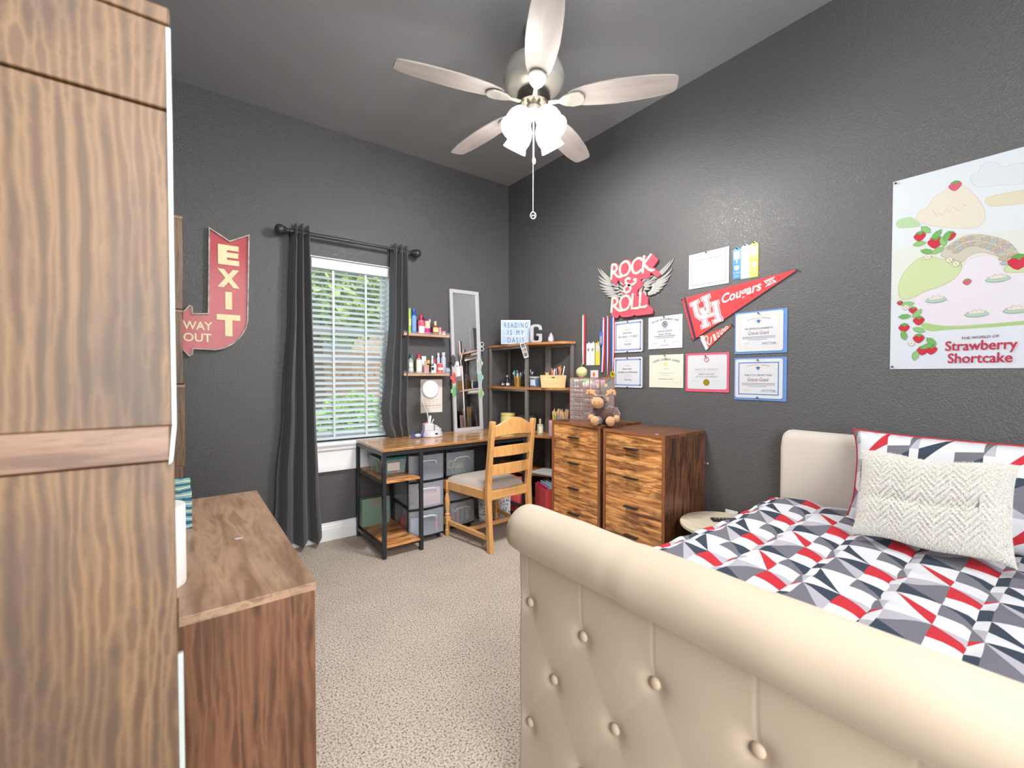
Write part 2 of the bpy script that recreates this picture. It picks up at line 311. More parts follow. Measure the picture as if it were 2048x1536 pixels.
# measured outlines in metres on their wall planes
TR = {'RNR_BACK': [(-0.186,1.91),(-0.182,2.015),(-0.174,2.023),(-0.132,2.015),(-0.104,1.993),(-0.092,2.01),(-0.06,2.024),(-0.021,2.016),(0.005,1.993),(0.037,2.015),(0.085,2.016),(0.107,2.018),(0.128,2.005),(0.157,2.017),(0.171,2.014),(0.208,1.973),(0.208,1.961),(0.168,1.924),(0.182,1.922),(0.229,1.874),(0.225,1.863),(0.207,1.859),(0.193,1.866),(0.151,1.898),(0.149,1.868),(0.071,1.863),(0.092,1.835),(0.092,1.817),(0.049,1.795),(0.046,1.762),(0.061,1.749),(0.068,1.774),(0.087,1.781),(0.134,1.734),(0.133,1.689),(0.175,1.647),(0.17,1.624),(0.16,1.622),(0.043,1.622),(0.026,1.632),(0.005,1.623),(-0.041,1.622),(-0.081,1.626),(-0.106,1.648),(-0.114,1.632),(-0.13,1.624),(-0.142,1.629),(-0.182,1.666),(-0.179,1.774),(-0.164,1.782),(-0.131,1.774),(-0.098,1.75),(-0.074,1.776),(-0.067,1.861),(-0.117,1.895),(-0.131,1.865),(-0.144,1.867)],'RNR_STROKES': {'R1': [[(-0.175,1.912),(-0.168,2.009)],[(-0.168,2.01),(-0.141,2.007),(-0.126,1.991),(-0.124,1.974),(-0.134,1.96),(-0.161,1.958)],[(-0.159,1.958),(-0.124,1.922),(-0.103,1.911),(-0.087,1.909)]],'O1': [[(-0.052,2.01),(-0.08,2.001),(-0.098,1.976),(-0.097,1.943),(-0.083,1.918),(-0.059,1.911),(-0.032,1.919),(-0.012,1.94),(-0.009,1.968),(-0.021,1.995),(-0.04,2.008),(-0.052,2.01)]],'C1': [[(0.085,1.994),(0.074,2.006),(0.052,2.01),(0.022,1.996),(0.008,1.971),(0.009,1.943),(0.022,1.918),(0.045,1.909),(0.067,1.916),(0.086,1.928)]],'K1': [[(0.105,2.011),(0.095,1.908)],[(0.157,2.011),(0.136,1.991),(0.102,1.962)],[(0.104,1.96),(0.136,1.924),(0.165,1.907),(0.179,1.907)]],'AMP': [[(0.026,1.871),(0.041,1.871),(0.038,1.853),(0.019,1.841),(-0.008,1.84),(-0.039,1.837),(-0.059,1.825),(-0.058,1.805),(-0.039,1.791),(-0.015,1.796),(-0.004,1.813),(-0.008,1.832),(-0.027,1.848),(-0.047,1.861),(-0.047,1.88),(-0.031,1.89),(-0.012,1.884)]],'R2': [[(-0.172,1.673),(-0.164,1.769)],[(-0.164,1.771),(-0.135,1.768),(-0.12,1.753),(-0.118,1.737),(-0.128,1.722),(-0.155,1.715)],[(-0.153,1.715),(-0.118,1.685),(-0.098,1.673),(-0.079,1.671)]],'O2': [[(-0.046,1.772),(-0.078,1.764),(-0.094,1.734),(-0.092,1.698),(-0.077,1.677),(-0.054,1.672),(-0.026,1.683),(-0.009,1.707),(-0.005,1.734),(-0.019,1.76),(-0.035,1.77),(-0.046,1.772)]],'L1': [[(0.014,1.771),(0.007,1.675),(0.058,1.673)]],'L2': [[(0.078,1.77),(0.071,1.676),(0.113,1.674),(0.124,1.679)]]},'WING_L': [[(-0.182,1.9),(-0.255,1.952),(-0.295,2.007)],[(-0.19,1.895),(-0.268,1.934),(-0.319,2.017)],[(-0.186,1.881),(-0.272,1.912),(-0.315,1.96)],[(-0.181,1.867),(-0.263,1.887),(-0.312,1.929)],[(-0.177,1.85),(-0.25,1.861),(-0.305,1.894)],[(-0.164,1.835),(-0.232,1.842),(-0.292,1.861)],[(-0.152,1.82),(-0.211,1.82),(-0.272,1.836)],[(-0.139,1.805),(-0.189,1.8),(-0.25,1.814)],[(-0.123,1.789),(-0.164,1.782),(-0.224,1.794)],[(-0.106,1.777),(-0.139,1.772),(-0.189,1.782)],[(-0.123,1.864),(-0.156,1.876),(-0.211,1.915)],[(-0.119,1.85),(-0.156,1.859),(-0.203,1.89)],[(-0.115,1.833),(-0.148,1.835),(-0.186,1.854)],[(-0.107,1.816),(-0.131,1.807),(-0.168,1.815)],[(-0.098,1.795),(-0.115,1.788),(-0.139,1.788)],[(-0.075,1.85),(-0.091,1.868),(-0.113,1.888)],[(-0.07,1.823),(-0.091,1.839),(-0.119,1.857)],[(-0.07,1.798),(-0.09,1.814),(-0.115,1.827)],[(-0.07,1.778),(-0.086,1.787),(-0.102,1.802)],[(-0.09,1.768),(-0.098,1.77),(-0.119,1.779)]],'WING_R': [[(0.126,1.841),(0.22,1.879),(0.3,1.953)],[(0.14,1.839),(0.251,1.867),(0.32,1.961)],[(0.148,1.826),(0.254,1.838),(0.307,1.898)],[(0.151,1.816),(0.248,1.821),(0.297,1.859)],[(0.155,1.806),(0.234,1.806),(0.279,1.833)],[(0.155,1.794),(0.221,1.793),(0.268,1.809)],[(0.151,1.786),(0.207,1.777),(0.241,1.784)],[(0.141,1.778),(0.19,1.765),(0.221,1.766)],[(0.13,1.771),(0.166,1.757),(0.194,1.756)],[(0.127,1.762),(0.145,1.755),(0.162,1.753)],[(0.094,1.841),(0.126,1.86),(0.165,1.877)],[(0.094,1.829),(0.14,1.845),(0.2,1.856)],[(0.097,1.819),(0.141,1.827),(0.193,1.839)],[(0.101,1.809),(0.134,1.81),(0.158,1.809)],[(0.094,1.798),(0.123,1.793),(0.144,1.787)],[(0.061,1.781),(0.075,1.804),(0.097,1.822)],[(0.053,1.767),(0.068,1.78),(0.087,1.796)],[(0.094,1.786),(0.109,1.768),(0.12,1.751)],[(0.086,1.848),(0.104,1.86),(0.13,1.865)]],'PEN1': [(-0.325,1.693),(0.322,1.755),(-0.248,1.431)],'PEN1_BAND': [(-0.312,1.696),(-0.298,1.698),(-0.225,1.443),(-0.24,1.437)],'UH': {'white': [[(-0.262,1.649),(-0.215,1.663)],[(-0.238,1.655),(-0.219,1.581),(-0.198,1.564),(-0.178,1.572),(-0.154,1.6)],[(-0.19,1.674),(-0.146,1.685)],[(-0.168,1.68),(-0.151,1.601),(-0.16,1.592)],[(-0.208,1.606),(-0.172,1.612)],[(-0.187,1.608),(-0.165,1.511)],[(-0.189,1.507),(-0.144,1.518)],[(-0.176,1.564),(-0.097,1.58)],[(-0.132,1.635),(-0.091,1.642)],[(-0.11,1.638),(-0.086,1.54)],[(-0.118,1.53),(-0.069,1.542)]]},'COUG': [(0.046,1.66),(-0.06,1.708),(0.14,1.708)],'COUGBOX': [(-0.055,1.637),(0.14,1.677)],'XII': [(0.16,1.72),(0.217,1.739),(0.226,1.702),(0.169,1.684),(0.176,1.702)],'PEN2': [(-0.209,1.45),(-0.006,1.505),(-0.154,1.37)],'PEN2b': [(-0.209,1.45),(-0.184,1.457),(-0.151,1.374),(-0.174,1.368)],'OU': [(-0.152,1.425),(-0.078,1.458),(-0.039,1.482)],'PS': {'cloud': [(0.214,2.002),(0.224,2.014),(0.241,2.014),(0.241,2.035),(0.262,2.045),(0.286,2.033),(0.299,2.01),(0.326,2.009),(0.354,1.987),(0.355,1.929),(0.331,1.928),(0.3,1.945),(0.267,1.947),(0.238,1.954),(0.22,1.975)],'hill': [(0.05,1.888),(0.069,1.916),(0.089,1.917),(0.103,1.945),(0.122,1.964),(0.136,1.966),(0.145,1.979),(0.168,1.981),(0.194,1.978),(0.212,1.954),(0.225,1.931),(0.239,1.908),(0.252,1.88),(0.261,1.829),(0.244,1.797),(0.21,1.8),(0.138,1.825),(0.08,1.854)],'treeline': [(-0.012,1.892),(0.014,1.899),(0.04,1.898),(0.055,1.88),(0.075,1.855),(0.066,1.845),(0.03,1.851),(-0.006,1.858)],'hill2': [(0.075,1.852),(0.138,1.841),(0.174,1.822),(0.175,1.803),(0.128,1.828)],'hillr': [(0.251,1.904),(0.284,1.912),(0.356,1.889),(0.357,1.819),(0.309,1.863),(0.268,1.869)],'bridge': [(0.128,1.706),(0.148,1.74),(0.184,1.769),(0.228,1.774),(0.278,1.752),(0.319,1.724),(0.343,1.684),(0.36,1.628),(0.358,1.767),(0.338,1.772),(0.334,1.75),(0.36,1.651),(0.312,1.637),(0.304,1.663),(0.284,1.682),(0.246,1.702),(0.216,1.691),(0.203,1.672),(0.185,1.681)],'bridgearc': [(0.128,1.706),(0.148,1.74),(0.184,1.769),(0.228,1.777),(0.278,1.755),(0.319,1.727),(0.343,1.687),(0.355,1.629),(0.312,1.637),(0.304,1.663),(0.284,1.682),(0.246,1.702),(0.212,1.691),(0.199,1.666),(0.185,1.681)],'pond': [(0.05,1.543),(0.084,1.568),(0.141,1.582),(0.178,1.608),(0.204,1.659),(0.212,1.676),(0.246,1.687),(0.284,1.679),(0.304,1.645),(0.313,1.608),(0.361,1.587),(0.363,1.431),(0.275,1.416),(0.153,1.42),(0.134,1.416),(0.096,1.432),(0.046,1.463)],'bank': [(0.002,1.638),(0.058,1.715),(0.106,1.717),(0.14,1.691),(0.172,1.697),(0.199,1.666),(0.195,1.636),(0.178,1.608),(0.141,1.585),(0.084,1.571),(0.05,1.546),(0.004,1.543)],'bankr': [(0.305,1.621),(0.328,1.64),(0.36,1.622),(0.361,1.59),(0.325,1.6)],'grass': [(0.066,1.448),(0.153,1.417),(0.25,1.415),(0.363,1.428),(0.363,1.413),(0.276,1.403),(0.153,1.404),(0.097,1.399)],'s1': [(0.069,1.804)],'s2': [(0.118,1.768)],'s3': [(0.161,1.783)],'s4': [(0.346,1.64)],'s5': [(0.173,1.981)],'s6': [(0.052,1.496)],'s7': [(0.071,1.449)],'s8': [(0.024,1.422)],'s9': [(0.072,1.373)],'s10': [(0.085,1.321)],'s11': [(0.112,1.323)],'s12': [(0.213,1.589)],'s13': [(0.009,1.532)],'leaf': [(0.069,1.775),(0.122,1.801),(0.141,1.767),(0.092,1.737),(0.125,1.733),(0.152,1.784),(0.088,1.829),(0.026,1.472),(0.066,1.481),(0.024,1.391),(0.072,1.411),(0.097,1.34),(0.063,1.302),(0.112,1.359),(0.035,1.525)],'flower': [(0.096,1.713),(0.161,1.687),(0.18,1.667),(0.028,1.511),(0.049,1.354)],'lily': [(0.295,1.593),(0.123,1.536),(0.241,1.465),(0.343,1.468)],'t1': [(0.204,1.366),(0.303,1.372)],'t2': [(0.156,1.347),(0.347,1.327)],'t3': [(0.169,1.301),(0.338,1.289)],'corners': [(-0.02,2.059),(0.017,1.245)]},'EXIT': [(0.15,2.147),(0.26,2.08),(0.372,2.141),(0.358,1.577),(0.349,1.529),(0.322,1.473),(0.281,1.424),(0.23,1.388),(0.174,1.374),(0.065,1.379),(0.061,1.343),(0.041,1.33),(-0.075,1.49),(0.047,1.65),(0.064,1.639),(0.064,1.6),(0.139,1.607)]}
# ------------------------------------------------------------------ the room
def wall_material(name, base, spec_r=.42, bumpy=.5):
    m = bpy.data.materials.new(name); m.use_nodes = True; nt = m.node_tree; N = nt.nodes; L = nt.links; b = N['Principled BSDF']
    b.inputs['Base Color'].default_value = srgb(base); b.inputs['Roughness'].default_value = spec_r; b.inputs['Specular IOR Level'].default_value = .5
    tc = N.new('ShaderNodeTexCoord')
    v = N.new('ShaderNodeTexNoise'); v.inputs['Scale'].default_value = 150; v.inputs['Detail'].default_value = 2.5; v.inputs['Roughness'].default_value = .45
    v.inputs['Distortion'].default_value = .6
    L.new(tc.outputs['Object'], v.inputs['Vector'])
    r = N.new('ShaderNodeValToRGB'); r.color_ramp.elements[0].position = .38; r.color_ramp.elements[1].position = .62
    L.new(v.outputs['Fac'], r.inputs[0])
    bp = N.new('ShaderNodeBump'); bp.inputs['Strength'].default_value = bumpy; bp.inputs['Distance'].default_value = .0028
    L.new(r.outputs[0], bp.inputs['Height']); L.new(bp.outputs[0], b.inputs['Normal'])
    return m
wall_m = wall_material('charcoal_wall_paint', (83, 83, 84))
ceil_m = wall_material('charcoal_ceiling_paint', (152, 155, 158), .5, .2)
XL, YF = -.42, -1.30
m = MB()
T = .16
m.box(XL - T, .74, WA, WA + T, 0, HC); m.box(1.335, WB + T, WA, WA + T, 0, HC)
m.box(.74, 1.335, WA, WA + T, 0, .73); m.box(.74, 1.335, WA, WA + T, 2.075, HC)
struct(m.build('wall_back', wall_m, smooth=0))
struct(MB().box(WB, WB + T, YF - T, WA, 0, HC).build('wall_right', wall_m, smooth=0))
struct(MB().box(XL - T, XL, YF - T, WA, 0, HC).build('wall_left', wall_m, smooth=0))
m = MB(); m.box(XL, WB, YF - T, YF, 0, HC)
struct(m.build('wall_front', wall_m, smooth=0))
struct(MB().box(XL - T, WB + T, YF - T, WA + T, HC, HC + .1).build('ceiling', ceil_m, smooth=0))
# carpet
cm = bpy.data.materials.new('beige_carpet'); cm.use_nodes = True; nt = cm.node_tree; N = nt.nodes; L = nt.links; b = N['Principled BSDF']
tc = N.new('ShaderNodeTexCoord')
n1 = N.new('ShaderNodeTexNoise'); n1.inputs['Scale'].default_value = 135; n1.inputs['Detail'].default_value = 4; n1.inputs['Roughness'].default_value = .7
n2 = N.new('ShaderNodeTexNoise'); n2.inputs['Scale'].default_value = 4; n2.inputs['Detail'].default_value = 3
L.new(tc.outputs['Object'], n1.inputs['Vector']); L.new(tc.outputs['Object'], n2.inputs['Vector'])
cr = N.new('ShaderNodeValToRGB'); e = cr.color_ramp.elements; e[0].position = .36; e[0].color = srgb((92, 78, 66)); e[1].position = .54; e[1].color = srgb((232, 220, 208))
k = e.new(.44); k.color = srgb((190, 174, 160))
L.new(n1.outputs['Fac'], cr.inputs[0])
mx = N.new('ShaderNodeMixRGB'); mx.blend_type = 'MULTIPLY'; mx.inputs['Fac'].default_value = .25
L.new(cr.outputs[0], mx.inputs['Color1']); L.new(n2.outputs['Fac'], mx.inputs['Color2']); L.new(mx.outputs[0], b.inputs['Base Color'])
b.inputs['Roughness'].default_value = .95; b.inputs['Specular IOR Level'].default_value = .1
bp = N.new('ShaderNodeBump'); bp.inputs['Strength'].default_value = 1; bp.inputs['Distance'].default_value = .009
L.new(n1.outputs['Fac'], bp.inputs['Height']); L.new(bp.outputs[0], b.inputs['Normal'])
struct(MB().box(XL - T, WB + T, YF - T, WA + T, -.1, 0).build('floor', cm, smooth=0))
# baseboards
trim_m = mat('trim_white', (236, 237, 240), .35)
prof = [(0, 0), (-.016, 0), (-.016, .085), (-.012, .095), (-.012, .104), (-.006, .114), (-.006, .125), (0, .13)]
def board(name, length, loc, rz):
    m = MB(); m.prism(prof, 0, length, 'x'); return struct(m.build(name, trim_m, loc=loc, rot=(0, 0, rz), smooth=0))
board('baseboard_back', WB - XL - .002, (XL + .001, WA, 0), 0)
board('baseboard_right', WA - YF - .04, (WB, WA - .017, 0), R(-90))
board('baseboard_left', WA - YF - .04, (XL, YF + .017, 0), R(90))
# ---- window
win = bpy.data.objects.new('window_1', None); C.objects.link(win); win.location = (1.0375, WA, .73); win['kind'] = 'structure'
hw = .2975
frame_m = mat('vinyl_frame', (226, 230, 232), .35)
m = MB()
for a in (-1, 1): m.box(min(a * hw, a * (hw - .035)), max(a * hw, a * (hw - .035)), .085, .125, 0, 1.345)
m.box(-hw + .035, hw - .035, .085, .125, 0, .035); m.box(-hw + .035, hw - .035, .085, .125, 1.31, 1.345)
m.build('window_frame', frame_m, win, bevel=.002)
MB().box(-hw + .035, hw - .035, .08, .115, .585, .635).build('meeting_rail', frame_m, win, bevel=.002)
MB().box(-hw + .035, hw - .035, .088, .12, .815, .86).build('upper_sash_rail', frame_m, win, bevel=.002)
gl = mat('window_glass', (235, 245, 245), .02, alpha=.12)
MB().box(-hw + .035, hw - .035, .098, .102, .035, .585).build('pane', gl, win)
MB().box(-hw + .035, hw - .035, .104, .108, .635, 1.31).build('pane', gl, win)
# drywall return is painted white: jamb liners
m = MB(); m.box(-hw, -hw + .006, .0, .085, 0, 1.345); m.box(hw - .006, hw, 0, .085, 0, 1.345); m.box(-hw + .006, hw - .006, 0, .085, 1.339, 1.345)
m.build('jamb', trim_m, win)
m = MB(); m.prism([(.085, -.002), (-.05, -.002), (-.055, -.012), (-.055, -.022), (-.05, -.032), (.0, -.032), (0, -.002)][:5] + [(-.002, -.032), (-.002, -.012), (.085, -.012)], -.305, .31, 'x')
m.build('window_sill', trim_m, win, bevel=.002)
m = MB(); m.prism([(-.001, -.034), (-.036, -.034), (-.036, -.058), (-.022, -.075), (-.022, -.16), (-.028, -.175), (-.028, -.218), (-.001, -.218)], -.30, .305, 'x')
m.build('apron', trim_m, win, bevel=.002)
# ---- blind
bl = thing('window_blind', 'white horizontal slat blind hanging in the window between the dark curtains', 'blind', (1.0375, WA + .035, .735))
slat_m = mat('blind_white', (204, 212, 216), .4)
m = MB(); m.box(-.285, .285, -.045, .012, 1.255, 1.325); m.build('headrail', slat_m, bl, bevel=.003)
ns = 30; pitch = 1.225 / ns
s0 = MB()
s0.prism([(-.020, -.0115), (-.010, -.0048), (0, .0002), (.010, .0054), (.020, .0115), (.0205, .0135), (.010, .0082), (0, .003), (-.010, -.0024), (-.0205, -.0095)], -.283, .283, 'x')
first = s0.build('slat', slat_m, bl, loc=(0, 0, .03 + pitch * .6))
for i in range(1, ns):
    c = first.copy(); C.objects.link(c); c.location = (0, 0, .03 + pitch * (i + .6)); c.rotation_euler = (R(random.uniform(-3, 3)), 0, 0); c.parent = bl
MB().box(-.285, .285, -.022, .022, .003, .022).build('bottom_rail', slat_m, bl, bevel=.003)
for x in (-.13, .11):
    m = MB(); m.box(x - .008, x + .008, -.024, -.0225, .02, 1.26); m.build('ladder_tape', slat_m, bl)
# ---- garden behind the glass
gm = mat('lawn', (96, 150, 62), .9, noise=(9, (66, 116, 40), .2))
struct(MB().box(-6, 10, WA + T + .02, 16, -.32, -.22).build('ground_outside', gm, smooth=0))
fence = thing('wooden_fence', 'weathered tan board fence seen through the window blind', 'fence', (2.2, 8.3, -.22))
fm = [mat('fence_board_%d' % i, c, .8, noise=(12, tuple(int(v * .75) for v in c), .3)) for i, c in enumerate([(186, 142, 112), (170, 128, 100), (198, 156, 124)])]
x = -2.6; k = 0
bm0 = MB().box(0, .138, -.01, .01, 0, 1.85).build('board', fm[0], fence, loc=(x, 0, 0))
while x < 2.6:
    x += .146; k += 1
    c = bm0.copy(); c.data = bm0.data if k % 3 == 0 else c.data; C.objects.link(c); c.parent = fence; c.location = (x, random.uniform(-.004, .004), 0)
MB().box(-2.6, 2.75, .01, .05, .4, .5).box(-2.6, 2.75, .01, .05, 1.4, 1.5).build('rail', fm[1], fence)
nb = thing('neighbor_house', 'tan neighbouring house with a brown eave beyond the garden fence', 'house', (2.4, 11.5, -.22))
MB().box(-4, 4, 0, .2, 0, 2.9).build('wall', mat('stucco_tan', (204, 178, 146), .8, noise=(3, (190, 164, 134), .3)), nb)
MB().box(-4.2, 4.2, -.6, .3, 2.9, 3.12).build('eave', mat('eave_brown', (120, 92, 70), .7), nb)
MB().prism([(-.6, 3.12), (.3, 3.12), (3.5, 4.8), (3.5, 4.7)], -4.3, 4.3, 'x').build('roof', mat('roof_brown', (140, 116, 98), .8, noise=(12, (112, 92, 78), .2)), nb)
for x_ in (-2.2, .2, 2.4): MB().box(x_, x_ + .9, -.03, .0, 1.1, 2.3).build('window', mat('dark_pane', (80, 92, 104), .1), nb)
def foliage(seed, n, sx, sy, sz, size, zc):
    rnd = random.Random(seed); m = MB()
    for i in range(n):
        d = Vector((rnd.gauss(0, 1), rnd.gauss(0, 1), rnd.gauss(0, 1))).normalized() * rnd.uniform(.45, 1)
        p = Vector((d.x * sx, d.y * sy, zc + d.z * sz)); a = Vector((rnd.gauss(0, 1), rnd.gauss(0, 1), rnd.gauss(0, 1))).normalized(); b = a.orthogonal().normalized(); b.rotate(Matrix.Rotation(rnd.uniform(0, 6), 3, a))
        q = a.cross(b) * size * .45; l = b * size * rnd.uniform(.7, 1.3)
        m.add([p - l, p + q, p + l, p - q], [(0, 1, 2, 3)])
    return m
def bush(name, label, loc, dims, col, col2, n, size, trunk=None, zc=None, seed=1):
    t = thing(name, label, 'tree' if trunk else 'bush', loc)
    lm = mat('leaf_%d_%d' % (seed, n), col, .6, noise=(3, col2, .15))
    foliage(seed, n, *dims, size, zc if zc is not None else dims[2]).build('foliage', lm, t, smooth=0, fix=False)['kind'] = 'stuff'
    tr = mat('bark', (92, 74, 62), .9, bump=(20, .8, .02))
    if trunk:
        MB().tube([(0, 0, 0), (.03, 0, trunk * .4), (-.02, .05, trunk * .8), (.02, 0, trunk * 1.2)], [trunk * .07, trunk * .055, trunk * .05, trunk * .02], 10).build('trunk', tr, t)
    else:
        m = MB()
        for i in range(5): m.tube([(.05 * math.cos(i * 1.3), .05 * math.sin(i * 1.3), 0), (.25 * math.cos(i * 1.3), .25 * math.sin(i * 1.3), dims[2] * 1.1)], .02, 6)
        m.build('stem', tr, t)
    return t
bush('garden_bush', 'bright green bush growing outside the lower window sash', (1.75, 5.6, -.22), (.62, .4, .62), (150, 205, 70), (96, 160, 44), 2600, .06, seed=3)
bush('garden_bush', 'darker green shrub outside at the left of the window', (.85, 6.4, -.22), (.4, .35, .72), (92, 140, 62), (60, 104, 48), 1800, .06, seed=4)
bush('garden_tree', 'leafy tree with a thin dark trunk in front of the garden fence', (1.62, 6.9, -.22), (1.5, 1.0, .85), (176, 200, 104), (128, 150, 70), 5200, .09, trunk=2.0, zc=2.75, seed=5)
# ------------------------------------------------------------------ ceiling fan
fan = thing('ceiling_fan', 'white five blade ceiling fan with lit glass shades and pull chains', 'ceiling fan', (1.4695, 1.768, HC))
nick = mat('fan_brushed_white', (206, 204, 196), .3, metal=.35)
nick_d = mat('fan_dark_nickel', (120, 116, 108), .22, metal=.9)
blade_m = wood('fan_blade_wash', 0, [(168, 160, 156), (180, 172, 168), (188, 181, 176)], rough=.35, scale=1.5, stretch=10, blotch=.1, dark=(160, 150, 146))
MB().lathe([(.046, 0), (.046, -.02), (.036, -.04), (.016, -.05)], n=28).build('canopy', nick, fan)
MB().cyl(0, 0, -.19, -.055, .013, n=14).build('downrod', nick, fan)
MB().lathe([(.03, -.16), (.10, -.17), (.135, -.20), (.155, -.25), (.158, -.275), (.150, -.30), (.148, -.305), (.13, -.325), (.10, -.34), (.08, -.345)], n=40).build('motor_housing', nick, fan)
MB().lathe([(.05, -.345), (.084, -.35), (.086, -.375), (.08, -.40), (.06, -.412), (.02, -.415)], n=32).build('switch_housing', nick_d, fan)
MB().lathe([(.035, -.41), (.042, -.43), (.036, -.46), (.018, -.475), (.006, -.48)], n=24).build('light_fitter', nick, fan)
ph = 166.8
def blade_outline():
    pts = []
    prof = [(.175, .028), (.20, .045), (.26, .062), (.34, .072), (.42, .076), (.50, .074), (.58, .069), (.64, .061), (.68, .053), (.697, .043), (.703, .030)]
    for r_, h in prof: pts.append((r_, h))
    for r_, h in prof[::-1]: pts.append((r_, -h))
    return pts
bl0 = None
for i in range(5):
    a = R(ph - 72 * i + (-3.4 if i == 4 else 0))
    m = MB(); m.prism(blade_outline(), -.004, .004, 'z')
    if bl0 is None:
        b = bl0 = m.build('blade', blade_m, fan, bevel=.002)
        ir = MB(); ir.prism([(.075, .012), (.13, .010), (.155, .030), (.20, .044), (.235, .040), (.255, .018), (.258, 0), (.255, -.018), (.235, -.040), (.20, -.044), (.155, -.030), (.13, -.010), (.075, -.012)], -.012, -.004, 'z')
        for sx, sy in ((.19, .022), (.19, -.022), (.23, 0)): ir.ball((sx, sy, -.0125), .005, (1, 1, .5), 8, 6)
        b0i = ir.build('blade_iron', nick, fan, bevel=.002)
        bi = b0i
    else:
        b = bl0.copy(); C.objects.link(b); b.parent = fan; bi = b0i.copy(); C.objects.link(bi); bi.parent = fan
    for o in (b, bi):
        o.location = (0, 0, -.392 + (.006 if o is b else 0)); o.rotation_euler = (R(-11), 0, a)
        o.rotation_euler = (Matrix.Rotation(a, 3, 'Z') @ Matrix.Rotation(R(-10), 3, 'X')).to_euler()
shade_m = mat('lit_frosted_shade', (255, 250, 240), .4, emit=3)
for i in range(4):
    a = R(90 - 39.7 + 45 + 90 * i)
    dx, dy = math.cos(a), math.sin(a); tl = R(37)
    ax = Vector((dx * math.sin(tl), dy * math.sin(tl), -math.cos(tl)))
    st = Vector((dx * .048, dy * .048, -.445))
    m = MB(); m.tube([Vector((dx * .01, dy * .01, -.43)), st, st + ax * .035], [.012, .012, .02], 12)
    m.build('lamp_arm', nick, fan)
    m = MB(); m.lathe([(q1 * 1.12, q2 * 1.08) for q1, q2 in ((.02, .0), (.032, .008), (.048, .03), (.056, .06), (.056, .085), (.050, .108), (.058, .135), (.056, .137), (.047, .108), (.053, .085), (.053, .06), (.045, .032), (.03, .011))], n=24, cap=False)
    q = Vector((0, 0, 1)).rotation_difference(ax); s = m.build('lamp_shade', shade_m, fan, loc=st + ax * .02)
    s.rotation_euler = q.to_euler()
    p = Vector(fan.location) + st + ax * .175
    light('fan_bulb', 'SPOT', tuple(p), 43, (1, .975, .94), radius=.045, target=tuple(p + ax))
    light('fan_bulb_glow', 'POINT', tuple(p - Vector((0, 0, .06))), 4.0, (1, .975, .94), radius=.04)
chain_m = mat('chain_metal', (214, 212, 206), .3, metal=.6)
m = MB()
z = -.43
while z > -.955:
    m.ball((-.013, -.012, z), .0022, n=6, m=4); z -= .0046
m.cyl(-.013, -.012, -.955, -.43, .0009, n=5)
ch = m.build('pull_chain', chain_m, fan)
m = MB(); m.tube([(-.013 + .014 * math.cos(t) * .8, -.012 - .014 * math.cos(t) * .6, -.972 + .017 * math.sin(t)) for t in [i * 6.2832 / 20 for i in range(20)]], .0026, 8, closed=True)
m.tube([(-.018, -.008, -.964), (-.018, -.008, -.980)], .0017, 6); m.tube([(-.008, -.016, -.964), (-.008, -.016, -.980)], .0017, 6); m.tube([(-.018, -.008, -.972), (-.008, -.016, -.972)], .0017, 6)
m.build('chain_medallion', chain_m, ch)
m = MB(); z = -.43
while z > -.67:
    m.ball((.006, .004, z), .0022, n=6, m=4); z -= .0046
m.cyl(.006, .004, -.67, -.43, .0009, n=5)
c2 = m.build('pull_chain', chain_m, fan)
MB().lathe([(.003, -.665), (.008, -.672), (.009, -.685), (.004, -.70)], (.006, .004, 0), 10).build('chain_fob', chain_m, c2)

# ------------------------------------------------------------------ curtains
rod_m = mat('curtain_rod_charcoal', (62, 62, 64), .35, metal=.3)
rod = thing('curtain_rod', 'dark grey curtain rod with ball finials above the window', 'curtain rod', (1.0, WA - .001, 2.195))
def lx(m, pr, x, y, n=16): return m.lathe(pr, (x, y, 0), n, 'x')
ry = -.089
m = MB(); m.lathe([(.0135, -.40), (.0135, .02)], (0, ry, 0), 14, 'x'); m.build('outer_pole', rod_m, rod)
m = MB(); m.lathe([(.0105, .015), (.0105, .47)], (0, ry, 0), 14, 'x'); m.lathe([(.0145, .012), (.0145, .026)], (0, ry, 0), 14, 'x'); m.build('inner_pole', rod_m, rod)
for s in (-1, 1):
    x0 = -.40 if s < 0 else .47
    m = MB(); m.lathe([(.009, x0), (.016, x0 + s * .006), (.016, x0 + s * .018), (.010, x0 + s * .026)], (0, ry, 0), 18, 'x')
    m.ball((x0 + s * .058, ry, 0), .033, n=20, m=12); m.lathe([(.022, x0 + s * .022), (.026, x0 + s * .03), (.020, x0 + s * .038)], (0, ry, 0), 18, 'x')
    m.build('finial', rod_m, rod)
    xb = -.375 if s < 0 else .462
    m = MB(); m.box(xb - .006, xb + .006, ry, 0, -.022, -.012); m.box(xb - .014, xb + .014, -.006, 0, -.045, .03); m.tube([(xb, ry, -.017), (xb, ry - .012, -.014), (xb, ry - .017, 0)], .004, 6)
    m.build('bracket', rod_m, rod)
cur_m = mat('curtain_fabric', (74, 74, 77), .75, sheen=.15, bump=(900, .15, .001))
